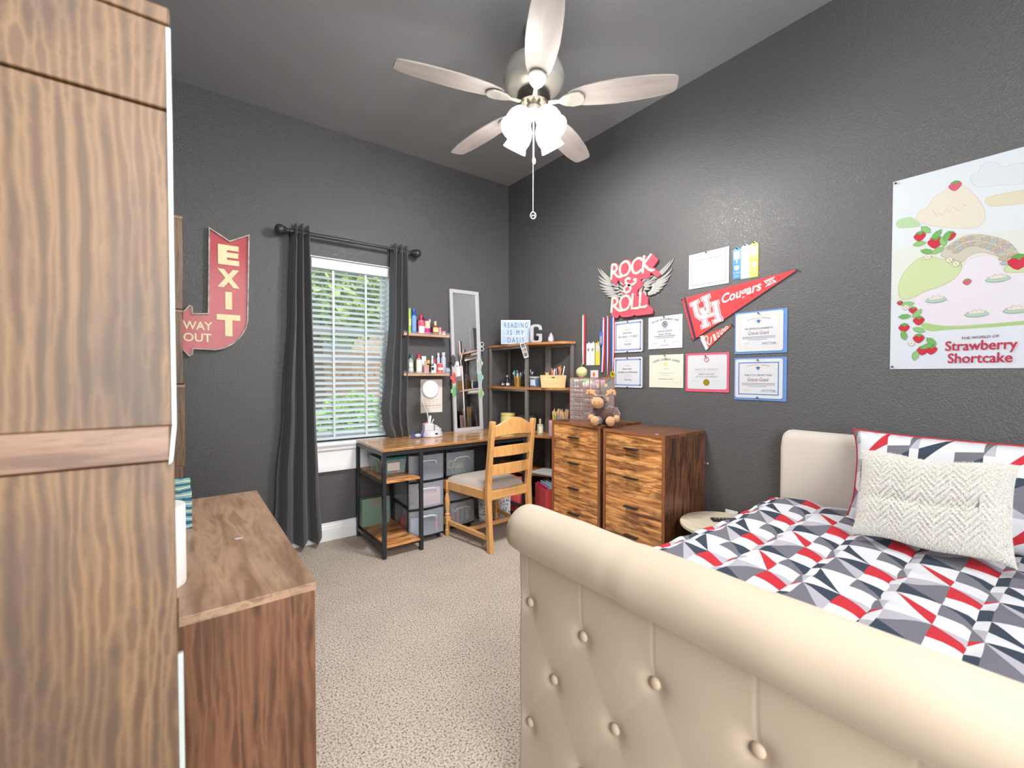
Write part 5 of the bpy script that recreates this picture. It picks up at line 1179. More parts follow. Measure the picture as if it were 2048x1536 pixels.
# ------------------------------------------------------------------ poster (characters left out)
po = on_right('poster', 'large white storybook poster lettered The World of Strawberry Shortcake', 'poster', .53, 1.245, off=.0015)
pzz = 1.245
MB().box(-.022, .60, -.0015, 0, 0, .82).build('sheet', mat('poster_paper', (188, 193, 202), .5), po)
PS = {k: [(a, b - pzz) for a, b in v] for k, v in TR['PS'].items()}
def chaikin(P, n=2):
    for _ in range(n):
        Q = []
        for i in range(len(P)):
            a, b = P[i], P[(i + 1) % len(P)]
            Q += [(a[0] * .75 + b[0] * .25, a[1] * .75 + b[1] * .25), (a[0] * .25 + b[0] * .75, a[1] * .25 + b[1] * .75)]
        P = Q
    return P
for k in ('cloud', 'hill', 'hillr', 'treeline', 'pond', 'bank', 'bankr', 'grass', 'bridgearc'):
    xm = max(p[0] for p in PS[k])
    if k in ('cloud', 'hillr', 'pond', 'bankr', 'grass'): PS[k] = [((.575 if p[0] > xm - .004 else p[0]), p[1]) for p in PS[k]]
    PS[k + '_raw'] = PS[k]; PS[k] = chaikin(PS[k])
def pc(nm, c): return mat('poster_' + nm, tuple(int(q * .82) for q in c), .5)
lay = [0]
def fl(nm, poly, m_, outline=None):
    lay[0] += 1; y = -.0016 - .00003 * lay[0]
    o = MB().flat(poly, y).build(nm, m_, po, smooth=0, fix=False)
    if outline:
        MB().stroke(poly + [poly[0]], .0012, y - .000015, y - .000015).build(nm + '_line', outline, po, smooth=0, fix=False)
    return o
fl('printed_sky', [(-.018, .30), (.59, .30), (.59, .80), (-.018, .80)], pc('sky', (230, 237, 243)))
fl('printed_trees', PS['treeline'], pc('green_a', (190, 220, 176)))
fl('printed_cloud', PS['cloud'], pc('cloud', (226, 234, 240)), pc('cloud_line', (180, 206, 222)))
fl('printed_far_hill', PS['hillr'], pc('hillr', (230, 224, 196)), pc('hill_line', (206, 190, 150)))
fl('printed_cake_hill', PS['hill'], pc('hill', (236, 230, 214)), pc('hill_line', (206, 190, 150)))
hl = PS['hill']
m = MB()
dr = [(.075, .63), (.085, .615), (.09, .60), (.10, .61), (.108, .598), (.118, .62), (.128, .605), (.138, .625), (.15, .61), (.16, .60), (.168, .625), (.178, .615)]
lay[0] += 1; m.stroke([(a + .03, b + .03) for a, b in dr], .002, -.0016 - .00003 * lay[0], -.0016 - .00003 * lay[0]); m.build('printed_icing_line', pc('hill_line', (206, 190, 150)), po, smooth=0, fix=False)
fl('printed_meadow', [(-.018, .52), (.1, .53), (.2, .54), (.28, .52), (.59, .52), (.59, .30), (-.018, .30)], pc('meadow', (230, 236, 228)))
fl('printed_pond', [p for p in PS['pond']] , pc('pond', (238, 232, 243)), pc('pond_line', (222, 196, 206)))
fl('printed_bank', PS['bank'], pc('bank', (212, 228, 176)), pc('bank_line', (178, 150, 110)))
fl('printed_bank', PS['bankr'], pc('bank', (212, 228, 176)), pc('bank_line', (178, 150, 110)))
fl('printed_grass', PS['grass'], pc('green_b', (178, 212, 140)))
fl('printed_bridge', PS['bridgearc'], pc('bridge', (214, 208, 192)), pc('bridge_line', (168, 150, 128)))
stc = [pc('stone%d' % i, c) for i, c in enumerate([(188, 186, 168), (176, 192, 196), (200, 186, 160), (190, 180, 186), (196, 200, 176)])]
arc = PS['bridgearc_raw'][:8]
for i in range(26):
    row = i // 13; i = i % 13
    a, b = Vector(arc[min(1 + i // 2, 6)]), Vector(arc[min(2 + i // 2, 7)]); c = a.lerp(b, (i % 2) * .5 + .25); nn = (Vector((.24, .40)) - c).normalized() * (.014 + .024 * row); c = c + nn
    fl('printed_stone', [(c.x + .013 * math.cos(k) * (1 + .15 * math.sin(k * 3 + i)), c.y + .009 * math.sin(k)) for k in [j * .7854 for j in range(8)]], stc[i % 5], pc('bridge_line', (168, 150, 128)))
berry = pc('berry', (214, 44, 66)); bleaf = pc('berry_leaf', (104, 172, 84)); bpink = pc('berry_pink', (226, 96, 130)); bl_l = pc('berry_line', (160, 40, 56))
for k in [x for x in PS if x[0] == 's' and x[1:].isdigit()]:
    (cx_, cz_), = PS[k]; sc = {'s1': .020, 's2': .025, 's3': .018, 's4': .028, 's5': .019, 's12': .012, 's6': .014, 's13': .010}.get(k, .019)
    cz_ += 0
    fl('printed_berry', [(cx_ + sc * a, cz_ + sc * b) for a, b in ((-.95, .35), (-.9, -.1), (-.4, -.75), (0, -1), (.45, -.7), (.9, -.1), (.95, .4), (.5, .75), (0, .6), (-.5, .75))], bpink if k in ('s5', 's12') else berry, bl_l)
    fl('printed_berry_leaf', [(cx_ + sc * a, cz_ + sc * b) for a, b in ((-.8, .8), (-.5, 1.0), (0, 1.2), (.5, 1.0), (.8, .75), (.3, .6), (.1, .25), (-.2, .6))], bleaf)
for i, (a, b) in enumerate(PS['leaf']):
    an = i * .9; L_ = .022
    P = [(math.cos(an) * u - math.sin(an) * v, math.sin(an) * u + math.cos(an) * v) for u, v in ((-L_, 0), (-L_ * .4, .010), (L_ * .4, .009), (L_, 0), (L_ * .4, -.009), (-L_ * .4, -.010))]
    fl('printed_leaf', [(a + p[0], b + p[1]) for p in P], pc('leaf%d' % (i % 2), [(150, 204, 122), (120, 186, 100)][i % 2]), pc('leaf_line', (92, 150, 84)))
for (a, b) in PS['flower']:
    fl('printed_flower', [(a + .013 * (1 if j % 2 else .55) * math.cos(j * .5236), b + .013 * (1 if j % 2 else .55) * math.sin(j * .5236)) for j in range(12)], pc('petal', (250, 250, 250)), pc('petal_line', (160, 170, 160)))
    lay[0] += 1; MB().disc(a, b, .004, -.0016 - .00003 * lay[0] - .00001, 10).build('printed_flower_heart', pc('flower_heart', (236, 196, 70)), po, smooth=0, fix=False)
for (a, b) in PS['lily']:
    fl('printed_lily_pad', [(a + .032 * math.cos(j * .5236), b - .006 + .011 * math.sin(j * .5236)) for j in range(12)], pc('pad', (180, 214, 196)), pc('pad_line', (130, 170, 160)))
    fl('printed_lily', [(a - .020, b - .004), (a - .024, b + .006), (a - .012, b + .004), (a - .008, b + .014), (a, b + .006), (a + .010, b + .014), (a + .013, b + .004), (a + .024, b + .006), (a + .020, b - .004)], pc('lily', (240, 232, 222)), pc('lily_line', (190, 160, 140)))
tx_m = pc('title', (204, 40, 74)); yy = -.0016 - .00003 * (lay[0] + 3)
text('THE WORLD OF', pc('subtitle', (120, 70, 84)), po, (.200, .118, .303, .128), yy, ang=.03)
text('Strawberry', tx_m, po, (.155, .060, .350, .112), yy, off=.012, ang=-.0)
text('Shortcake', tx_m, po, (.163, .022, .338, .062), yy, off=.012, ang=-.0)
for a, b in PS['corners']: pin(po, -.012, .81 if b > .5 else .01, -.002)
# ------------------------------------------------------------------ wall plate by the side table
wp = on_right('outlet_plate', 'white wall outlet plate behind the round side table', 'outlet', 1.243, .385)
MB().box(-.036, .036, -.006, 0, 0, .06).build('plate', white_p, wp, bevel=.002); MB().box(-.017, .017, -.009, -.006, .012, .048).build('socket_face', white_p, wp, bevel=.001)
for i, (y_, z_) in enumerate(((1.425, .845), (1.41, .69), (1.39, .69))):
    m = MB(); m.ball((0, -.0005, 0), .006, (1 if i else 1.2, .12, 1 if i else 1.8), 8, 6)
    tag(m.build('wall_scuff', paper, loc=(WB - .0005, y_, z_), rot=(0, 0, R(-90))), 'white spackle speck on the dark wall right of the dressers', 'spackle', 'spackle specks on the wall')
# ------------------------------------------------------------------ calendar on the back wall
ca = on_back('wall_calendar', 'white gridded calendar sheet taped above the desk', 'calendar', 1.6955, .90)
MB().box(-.1005, .1005, -.0015, 0, 0, .281).build('sheet', mat('calendar_paper', (228, 224, 220), .6), ca)
m = MB()
for i in range(7): m.box(-.088, .085, -.0019, -.0016, .04 + i * .035, .0412 + i * .035)
for i in range(6): m.box(-.088 + i * .0346, -.087 + i * .0346, -.0019, -.0016, .025, .255)
m.build('grid_lines', mat('calendar_rule', (202, 176, 168), .6), ca)
MB().box(-.088, .085, -.0022, -.0019, .058, .061).build('header_rule', pred, ca)
# ------------------------------------------------------------------ wall shelves and bottles
shelf_w = wood('shelf_pine', 0, [(150, 104, 60), (196, 150, 98), (214, 170, 118)], rough=.4, scale=3, stretch=9, blotch=.2, dark=(140, 96, 60))
clear = glassy('clear_acrylic', (225, 232, 236), .1, .05)
def wshelf(label, z):
    t = on_back('wall_shelf', label, 'shelf', 1.60, z - .022, 'small wall shelves right of the window')
    MB().box(-.20, .205, -.115, 0, 0, .020).build('board', shelf_w, t, bevel=.0015)
    for x in (-.196, .209):
        MB().box(x, x + .004, -.122, 0, -.004, .045).build('end_bracket', clear, t)
    MB().box(-.20, .205, -.121, -.117, 0, .034).build('front_lip', clear, t)
wshelf('upper wooden wall shelf right of the window', 1.553); wshelf('lower wooden wall shelf right of the window', 1.233)
def bottle(name, label, cat, x, y, z, w_, h_, col, cap, cap_h=.2, cap_w=.5, shape='round', lab=None, lab_z=(.15, .7), alpha=.75, rough=.2, group=None, neck=.5, rz=0):
    mt = col if not isinstance(col, tuple) else mat('plastic_%d_%d_%d_%d' % (*col, int(alpha * 100)), col, rough, alpha=alpha)
    r = w_ / 2; b = h_ * (1 - cap_h); m = MB()
    if shape == 'tube': m.lathe([(r * .96, 0), (r, .002), (r, h_ * .98), (r * .96, h_)], n=20); b = h_ * .98
    elif shape == 'box':
        m.prism([(-r, -r * .55), (r, -r * .55), (r, r * .55), (-r, r * .55)], 0, b * .9, 'z'); m.cyl(0, 0, b * .9, b, r * cap_w * .8, n=14)
    elif shape == 'squeeze':
        vs = []; rows = [(0, 1, 1), (.3, 1.02, .9), (.7, 1.05, .5), (1, 1.08, .08)]
        for hh, sx, sy in rows:
            for i in range(16): a = i * .3927; vs.append((r * sx * math.cos(a), r * sy * math.sin(a), h_ * (cap_h + (1 - cap_h) * hh)))
        fs = [tuple(range(16))[::-1], tuple(range(48, 64))]
        for j in range(3):
            for i in range(16): fs.append((j * 16 + i, j * 16 + (i + 1) % 16, j * 16 + 16 + (i + 1) % 16, j * 16 + 16 + i))
        m.add(vs, fs)
    elif shape == 'globe': m.ball((0, 0, r), r, n=20, m=14); m.cyl(0, 0, 0, .006, r * .5, n=14)
    else:
        m.lathe([(r * .9, 0), (r, .003), (r, b * .80), (r * .9, b * .88), (r * cap_w * .8, b * .94), (r * cap_w * .75, b)], n=20)
    t = thing(name, label, cat, (x, y, z), rz, group)
    m.build('body', mt, t, bevel=.001 if shape == 'box' else 0)
    if cap is not None:
        cm_ = cap if not isinstance(cap, tuple) else mat('cap_%d_%d_%d' % cap, cap, .35)
        if shape == 'squeeze': MB().cyl(0, 0, 0, h_ * cap_h, r * .9, n=16).build('cap', cm_, t, bevel=.001)
        elif shape != 'tube' or cap_h > 0: MB().cyl(0, 0, b, h_ if shape != 'tube' else h_ + .004, r * cap_w, r * cap_w * .92, n=16).build('cap', cm_, t, bevel=.001)
    if lab:
        lm = lab if not isinstance(lab, tuple) else mat('label_%d_%d_%d' % lab, lab, .5)
        z0, z1 = b * lab_z[0], b * lab_z[1]; mm = MB()
        if shape == 'box': mm.box(-r * .7, r * .7, -r * .55 - .0008, -r * .55, z0, z1)
        else:
            P = [(r * 1.02 * math.cos(a), r * 1.02 * math.sin(a)) for a in [R(-90 - 62 + i * 124 / 10) for i in range(11)]]; Q = [(p[0] * .97, p[1] * .97) for p in P]
            mm.prism(P + Q[::-1], z0, z1, 'z')
        mm.build('label', lm, t, smooth=50)
    return t
GU, GL = 'toiletry bottles on the upper wall shelf', 'toiletry bottles on the lower wall shelf'
z = 1.5535; y = WA - .06
bottle('spray_can', 'lime green can at the left end of the upper wall shelf', 'can', 1.468, y, z, .038, .198, (164, 206, 84), (200, 214, 190), .0, .9, 'tube', alpha=1, lab=(206, 214, 150), lab_z=(.3, .6), group=GU)
bottle('spray_can', 'blue spray can on the upper wall shelf', 'can', 1.510, y, z, .044, .196, (34, 86, 170), (40, 98, 190), .1, .8, alpha=1, lab=(120, 160, 210), lab_z=(.1, .8), group=GU)
bottle('mist_bottle', 'pink and orange mist bottle on the upper wall shelf', 'bottle', 1.565, y - .02, z, .056, .155, (240, 110, 140), (214, 50, 96), .22, .45, lab=(240, 240, 240), lab_z=(.04, .5), group=GU)
bottle('mist_bottle', 'small dark bottle with a white cap behind the pink mist bottle', 'bottle', 1.536, y + .03, z, .032, .145, (90, 40, 44), (236, 226, 222), .2, .6, alpha=1, group=GU)
bottle('mist_bottle', 'magenta bottle with a cream label on the upper wall shelf', 'bottle', 1.618, y - .02, z, .050, .125, (214, 60, 150), (150, 50, 120), .12, .5, lab=(238, 206, 170), lab_z=(.42, .95), group=GU)
for i, xx in enumerate((1.598, 1.617)): bottle('lip_gloss', 'slim dark topped bottle standing behind the magenta bottle', 'bottle', xx, y + .04, z, .012, .148, (90, 30, 60), (38, 26, 34), .35, .9, alpha=1, group='slim bottles behind the magenta bottle')
bottle('mist_bottle', 'dark slim bottle with a pale blue cap on the upper wall shelf', 'bottle', 1.652, y, z, .024, .125, (54, 60, 92), (200, 210, 236), .18, .7, alpha=1, group=GU)
bottle('perfume_bottle', 'amber perfume bottle with a cream cap on the upper wall shelf', 'bottle', 1.692, y - .02, z, .056, .110, (176, 74, 40), (236, 196, 170), .32, .42, lab=(226, 214, 160), lab_z=(.25, .75), group=GU)
bottle('nail_polish', 'small bottle with a pink cap near the right end of the upper wall shelf', 'bottle', 1.735, y - .02, z, .026, .062, (206, 200, 150), (240, 138, 168), .5, 1, group=GU)
bottle('cream_jar', 'small jar with a pink lid at the right end of the upper wall shelf', 'jar', 1.765, y - .03, z, .034, .030, (230, 226, 232), (240, 150, 176), .6, 1.05, alpha=1, group=GU)
z = 1.2335
bottle('mist_bottle', 'clear bottle with a dark green cap on the lower wall shelf', 'bottle', 1.480, y, z, .036, .150, (200, 206, 200), (36, 70, 76), .18, .6, alpha=.5, lab=(222, 222, 214), group=GL)
bottle('mist_bottle', 'clear bottle with a teal cap behind on the lower wall shelf', 'bottle', 1.505, y + .035, z, .034, .152, (190, 206, 200), (74, 164, 160), .2, .6, alpha=.5, group=GL)
bottle('lotion_bottle', 'bottle with a red cap and white label on the lower wall shelf', 'bottle', 1.548, y - .01, z, .050, .152, (214, 206, 196), (210, 50, 52), .18, .62, alpha=.7, lab=(240, 236, 230), lab_z=(.1, .85), group=GL)
bottle('perfume_bottle', 'square blush perfume bottle on the lower wall shelf', 'bottle', 1.602, y - .03, z, .042, .098, (214, 172, 164), (196, 184, 150), .25, .5, 'box', alpha=.8, group=GL)
bottle('cream_tube', 'pale upright cream tube with wide crimped top on the lower wall shelf', 'tube', 1.615, y + .035, z, .040, .142, (214, 222, 226), (190, 200, 206), .12, .8, 'squeeze', alpha=1, group=GL)
bottle('ornament', 'small yellow topped dark bottle on the lower wall shelf', 'bottle', 1.638, y, z, .026, .108, (60, 56, 50), (214, 180, 40), .26, 1.1, alpha=1, group=GL)
bottle('lip_balm', 'black and white patterned small bottle on the lower wall shelf', 'bottle', 1.655, y - .04, z, .024, .070, (240, 240, 240), (24, 24, 24), .12, .9, alpha=1, lab=(40, 40, 40), lab_z=(.4, .8), group=GL)
bottle('pump_bottle', 'white bottle with a hot pink nozzle on the lower wall shelf', 'bottle', 1.686, y - .02, z, .030, .115, (232, 232, 228), (236, 70, 130), .28, .5, alpha=1, group=GL)
bottle('cream_tube', 'slim white tube at the back of the lower wall shelf', 'tube', 1.694, y + .04, z, .022, .146, (232, 234, 238), (214, 214, 220), .15, .9, alpha=1, group=GL)
bottle('candle_tin', 'red and white patterned jar on the lower wall shelf', 'jar', 1.728, y - .03, z, .052, .082, (226, 92, 92), (232, 214, 210), .06, .9, alpha=1, lab=(244, 236, 232), lab_z=(.35, .6), group=GL)
bottle('spray_can', 'tall silver lilac spray can at the right of the lower wall shelf', 'can', 1.778, y, z, .042, .176, (190, 196, 216), (206, 210, 224), .14, .75, alpha=1, rough=.3, group=GL)
bottle('spray_can', 'thin silver spray can behind the taller silver one', 'can', 1.748, y + .035, z, .030, .172, (196, 200, 214), (214, 214, 224), .14, .7, alpha=1, rough=.3, group=GL)
bottle('snow_globe', 'little clear globe bottle at the left end of the lower wall shelf', 'globe', 1.462, y - .05, z, .044, .05, (226, 232, 238), (190, 196, 206), .1, .3, 'globe', alpha=.45, group=GL)
bottle('snow_globe', 'little clear globe bottle with blue base at the right end of the lower shelf', 'globe', 1.790, y - .05, z, .046, .05, (206, 216, 236), (90, 120, 190), .1, .3, 'globe', alpha=.5, group=GL)

# ------------------------------------------------------------------ mirror leaning on the wall
mir = thing('mirror', 'tall narrow white framed mirror leaning on the wall at the back of the desk', 'mirror', (2.0165, 3.315, DZ), 0)
mir.rotation_euler = (R(-2.6), R(-.6), 0)
mh, mw = 1.235, .148
m = MB(); 
for a, b, c, d in ((-mw, -mw + .029, 0, mh), (mw - .029, mw, 0, mh), (-mw + .029, mw - .029, 0, .03), (-mw + .029, mw - .029, mh - .03, mh)): m.box(a, b, -.012, .012, c, d)
m.build('frame', mat('mirror_frame_white', (190, 190, 197), .4), mir, bevel=.002)
MB().box(-mw + .026, mw - .026, -.003, .003, .027, mh - .027).build('glass', mat('mirror_glass', (236, 238, 240), .01, metal=1), mir)
MB().box(-mw + .02, mw - .02, .004, .010, .02, mh - .02).build('back_board', card_g, mir)
def coil(label, side, z0, z1, col, cat='hair coil', grp='coil hair ties on the mirror frame'):
    xc = 2.0165 + side * (mw - .015) ; zz = (z0 + z1) / 2; f = (zz - DZ)
    o = thing('hair_claw', label, 'hair clip', (xc - math.tan(R(.6)) * f, 3.315 + math.tan(R(2.6)) * f, z0), 0, grp); o.rotation_euler = (R(-2.6), 0, 0)
    mt = mat('claw_%d_%d_%d' % col, col, .4); h = z1 - z0; m = MB()
    for i in range(13):
        zc = h * (i + .5) / 13; k = math.sin(math.pi * (i + .5) / 13) ** .4
        m.tube([(.019 * k * math.cos(a) , -.004 - .020 * k * math.sin(a) , zc + .004 * math.cos(a)) for a in [j * math.pi / 8 for j in range(9)]], .0026, 6)
    m.build('teeth', mt, o)
    MB().tube([(side * .019 * math.sin(math.pi * j / 8) ** .4 if 0 < j < 8 else 0, -.012, h * j / 8) for j in range(9)], .0045, 8).build('spine', mt, o)
    MB().box(min(side * .018, side * .036), max(side * .018, side * .036), -.014, -.008, h * .35, h * .65).build('grip', mt, o, bevel=.003)
coil('black hair claw clipped on the left edge of the mirror', -1, 1.289, 1.393, (40, 40, 44))
coil('coral red hair claw clipped on the left edge of the mirror', -1, 1.141, 1.245, (232, 96, 98))
coil('green hair claw clipped on the left edge of the mirror', -1, 1.019, 1.137, (130, 200, 130))
coil('white hair claw clipped on the right edge of the mirror', 1, 1.274, 1.373, (206, 218, 210))
coil('pale aqua hair claw clipped on the right edge of the mirror', 1, 1.138, 1.256, (178, 222, 214))
coil('pale green hair claw clipped on the right edge of the mirror', 1, .992, 1.110, (184, 216, 160))
gl_ = thing('sunglasses', 'small white framed glasses hooked on the right edge of the mirror', 'glasses', (2.168, 3.335, 1.435))
m = MB()
for s in (0, 1): m.tube([(.0 + .018 * math.cos(a), -.002, .018 + s * .042 + .018 * math.sin(a)) for a in [i * .3927 for i in range(16)]], .004, 8, closed=True)
m.tube([(-.004, -.002, .034), (-.006, -.002, .040), (-.004, -.002, .046)], .003, 6); m.tube([(-.01, 0, .03), (-.03, .01, .035), (-.05, .012, .03)], .0025, 6)
m.build('rims', mat('glasses_white', (214, 214, 212), .3), gl_)
for s in (0, 1): MB().lathe([(.0145, -.003), (.0145, -.001)], (0, 0, .018 + s * .042), 16, 'y').build('lens', glassy('tinted_lens', (70, 76, 84), .6, .05), gl_)

# ------------------------------------------------------------------ lamp organizer, crab
lo = thing('desk_lamp', 'white desk lamp with round ring head on a pen organizer base', 'lamp', (1.600, 3.20, DZ))
lw = mat('lamp_white', (206, 204, 209), .35)
vs = []
m = MB(); m.lathe([(.082, 0), (.088, .006), (.084, .03), (.074, .052), (.0, .052)], n=40, cap=False); m.build('base', lw, lo)
m = MB(); m.prism([(-.068 + .0, -.02), (-.0, -.045), (.0, .05), (-.05, .05), (-.07, .02)], .050, .105, 'z'); m.build('pen_cup', lw, lo, bevel=.006)
for i in range(3): MB().box(.004 + i * .022, .024 + i * .022, -.055 + i * .008, .045 - i * .008, .05, .092 - i * .014).build('phone_ridge', lw, lo, bevel=.003)
MB().box(-.010, .012, -.0865, -.078, .022, .034).build('display', ink, lo)
hx_, hz_ = -.02, .376
m = MB(); m.tube([(-.030, .0, .10), (-.028, .0, .14), (-.040, -.005, .19), (-.065, -.01, .24), (-.088, -.012, .30), (-.090, -.012, .35), (-.078, -.012, .385)], .0055, 10); m.build('gooseneck', lw, lo)
m = MB(); m.lathe([(.002, -.036), (.064, -.036), (.070, -.032), (.073, -.026), (.073, -.014), (.06, -.008), (.002, -.008)], (hx_, 0, hz_), 44, 'y'); m.build('lamp_head', lw, lo)
m = MB(); m.lathe([(.001, -.0365), (.060, -.0365)], (hx_, 0, hz_), 44, 'y', cap=False); m.build('diffuser', mat('lamp_diffuser', (244, 246, 255), .4, emit=.25), lo, fix=False)
def stick(name, label, cat, x, y_, z_, h_, r_, col, tilt=(0, 0), tip=None, group=None, rough=.4):
    t = thing(name, label, cat, (x, y_, z_), 0, group); t.rotation_euler = (R(tilt[0]), R(tilt[1]), 0)
    MB().cyl(0, 0, 0, h_ * .82, r_, n=10).build('barrel', mat('stick_%d_%d_%d' % col, col, rough), t)
    tc_ = tip or col
    MB().lathe([(r_ * 1.05, h_ * .82), (r_ * 1.02, h_ * .97), (r_ * .5, h_)], n=10).build('cap', mat('stick_%d_%d_%d' % tc_, tc_, rough), t)
    return t
stick('eraser_pen', 'red capped marker in the white lamp organizer', 'marker', 1.555, 3.19, .80, .045, .012, (236, 236, 238), (0, 0), (226, 96, 84))
stick('white_pen', 'white pen leaning in the lamp organizer', 'pen', 1.578, 3.205, .79, .105, .009, (240, 240, 242), (0, 8), None)
stick('white_pen', 'thin white pen tilted to the right in the lamp organizer', 'pen', 1.585, 3.215, .79, .085, .004, (226, 226, 232), (0, 30), None)
cb = thing('crab_figurine', 'small blue glass crab figurine on the desk', 'figurine', (1.462, 3.16, DZ))
gb = mat('blue_glass', (58, 92, 190), .12, alpha=.85, coat=.5); gb2 = mat('pale_blue_glass', (186, 206, 236), .12, coat=.5)
m = MB(); m.ball((0, 0, .022), .024, (1.15, .8, .62)); m.build('shell', gb2, cb)
for s in (-1, 1):
    m = MB(); m.tube([(s * .02, 0, .018), (s * .038, -.008, .026), (s * .044, -.010, .045)], [.004, .004, .005], 8); m.ball((s * .046, -.010, .052), .008, (.7, .6, 1.3)); m.build('claw', gb, cb)
    for k in range(3):
        m = MB(); yk = -.012 + k * .012; m.tube([(s * .020, yk, .016), (s * .036, yk * 1.6, .020), (s * .042, yk * 2, .002)], .0028, 6); m.build('leg', gb, cb)

# ------------------------------------------------------------------ things on the desk's side shelves
bn = thing('storage_bin', 'clear lidded bin of coloured craft supplies on the upper side shelf', 'bin', (1.195, 3.10, .515))
cb_m = glassy('clear_bin', (206, 226, 226), .32, .15)
m = MB(); P0 = [(-.095, -.12), (.095, -.12), (.095, .12), (-.095, .12)]; 
m.add([(x * .92, y_ * .92, 0) for x, y_ in P0] + [(x, y_, .105) for x, y_ in P0], [(0, 3, 2, 1), (0, 1, 5, 4), (1, 2, 6, 5), (2, 3, 7, 6), (3, 0, 4, 7)])
m.build('tub', cb_m, bn, bevel=.004)
MB().box(-.102, .102, -.127, .127, .105, .122).build('lid', glassy('teal_lid', (60, 140, 146), .75, .2), bn, bevel=.004)
MB().box(-.05, .04, -.130, -.122, .03, .085).build('label', glassy('bin_label', (230, 226, 220), .8), bn)
rc = [(230, 90, 110), (240, 180, 60), (80, 180, 200), (120, 190, 90), (190, 90, 170), (236, 120, 70)]
for i in range(18):
    c = rc[i % 6]
    o = MB().cyl(0, 0, 0, .075, .007, n=8).build('craft_stick', mat('craft_%d' % (i % 6), c, .5), loc=(1.125 + (i % 9) * .0165, 3.015 + (i // 9) * .09, .522), rot=(R(random.uniform(-12, 12)), R(random.uniform(-16, 16)), 0))
    tag(o, ['rose', 'amber', 'cyan', 'green', 'purple', 'orange'][i % 6] + ' craft stick inside the clear bin on the side shelf', 'craft stick', 'craft sticks in the clear bin')
gf = mat('sage_card', (120, 146, 134), .6)
fo = thing('file_folder', 'sage green document box standing on the lower side shelf', 'folder', (1.165, 3.27, .0865), 0)
MB().box(-.105, .105, -.012, .045, 0, .205).build('folder_body', gf, fo, bevel=.002); MB().box(-.03, .03, -.0135, -.012, .155, .192).build('label_holder', mat('label_tan', (150, 134, 116), .6), fo)
wb = thing('canvas_board', 'pale board leaning on the wall behind the side shelves', 'board', (1.36, 3.345, 0))
MB().box(-.05, .06, 0, .012, 0, .26).build('board', mat('board_grey', (150, 148, 150), .6), wb, rot=(R(-3), 0, 0))

# ------------------------------------------------------------------ things on the corner shelf
ZT, ZM, ZD, ZL = 1.4845, 1.1165, .7285, .4165
fc = R(-36.95)
lb = thing('letter_board', 'backlit style letter board reading READING IS MY OASIS on the top shelf', 'sign', (2.315, 3.025, ZT), fc)
MB().box(-.127, .127, -.005, .03, 0, .208).build('case', white_p, lb, bevel=.004)
MB().box(-.121, .121, -.0062, -.005, .006, .202).build('screen', mat('lightbox_screen', (176, 188, 214), .3, noise=(9, (146, 172, 208), .2)), lb)
for s, z0, x0, x1 in (('R E A D I N G', .140, -.098, .102), ('I S   M Y', .077, -.068, .070), ('O A S I S', .013, -.072, .070)): text(s, ink, lb, (x0, z0, x1, z0 + .043), -.0064, off=-.004)
m = MB(); 
for z_ in (.070, .134): m.box(-.121, .121, -.0085, -.0062, z_, z_ + .003)
m.build('letter_rail', white_p, lb)
g = thing('letter_g', 'freestanding grey white letter G on the top shelf', 'letter', (2.405, 2.860, ZT), fc)
gm_ = mat('letter_galvanized', (172, 174, 178), .4, noise=(20, (140, 144, 152), .3))
G = [(.030, .112), (.052, .112), (.052, .125), (.044, .150), (.022, .161), (-.022, .161), (-.044, .150), (-.052, .130), (-.052, .031), (-.044, .011), (-.022, 0), (.022, 0), (.044, .011), (.052, .03), (.052, .082), (.002, .082), (.002, .062), (.022, .062), (.022, .034), (.014, .024), (-.012, .024), (-.020, .034), (-.020, .128), (-.012, .138), (.014, .138), (.022, .128), (.022, .112)]
MB().prism(G, -.018, .018).build('letter', gm_, g, bevel=.003)
cr_ = thing('crystal', 'pale lilac crystal point standing on the top shelf', 'crystal', (2.40, 2.665, ZT), fc)
MB().lathe([(.019, 0), (.023, .012), (.022, .038), (.013, .060), (.003, .076)], n=6).build('crystal_point', mat('amethyst', (206, 200, 226), .15, trans=.3), cr_, smooth=0)
ps_ = thing('photo_strip', 'tilted photo strip taped to the front post of the corner shelf', 'photo', (2.258, 2.805, 1.36), fc)
m = MB(); m.box(-.020, .020, -.002, 0, 0, .128); m.build('strip', paper, ps_); 
for i, c in enumerate(((120, 110, 110), (170, 150, 140), (90, 90, 98))): MB().box(-.015, .015, -.003, -.002, .012 + i * .037, .044 + i * .037).build('photo_frame', mat('photo_%d' % i, c, .4, noise=(60, (60, 54, 54), .1)), ps_)
ps_.rotation_euler = (Matrix.Rotation(fc, 3, 'Z') @ Matrix.Rotation(R(-17), 3, 'Y')).to_euler()
dk = (42, 42, 44)
bottle('dark_bottle', 'shorter black glass bottle on the middle shelf', 'bottle', 2.325, 3.235, ZM, .034, .066, dk, (30, 30, 30), .2, .4, alpha=1, rough=.1, lab=(190, 190, 186), lab_z=(.2, .5), group='black bottles on the middle shelf')
bottle('dark_bottle', 'taller black glass bottle on the middle shelf', 'bottle', 2.345, 3.19, ZM, .044, .100, dk, (206, 200, 190), .16, .3, alpha=1, rough=.1, lab=(214, 214, 210), lab_z=(.1, .35), group='black bottles on the middle shelf')
def cup(name, label, x, y_, z_, r0, r1, h_, mt, group=None, wall=.002, n=22):
    t = thing(name, label, 'cup', (x, y_, z_), 0, group)
    MB().lathe([(r0, 0), (r1, h_), (r1 - wall, h_), (r0 - wall, .004), (.0005, .004), (.0005, 0)], n=n, cap=False).build('cup_body', mt, t); return t
goldm = mat('gold_cup', (206, 166, 84), .25, metal=.7); silv = mat('silver_wire', (150, 152, 158), .3, metal=.7)
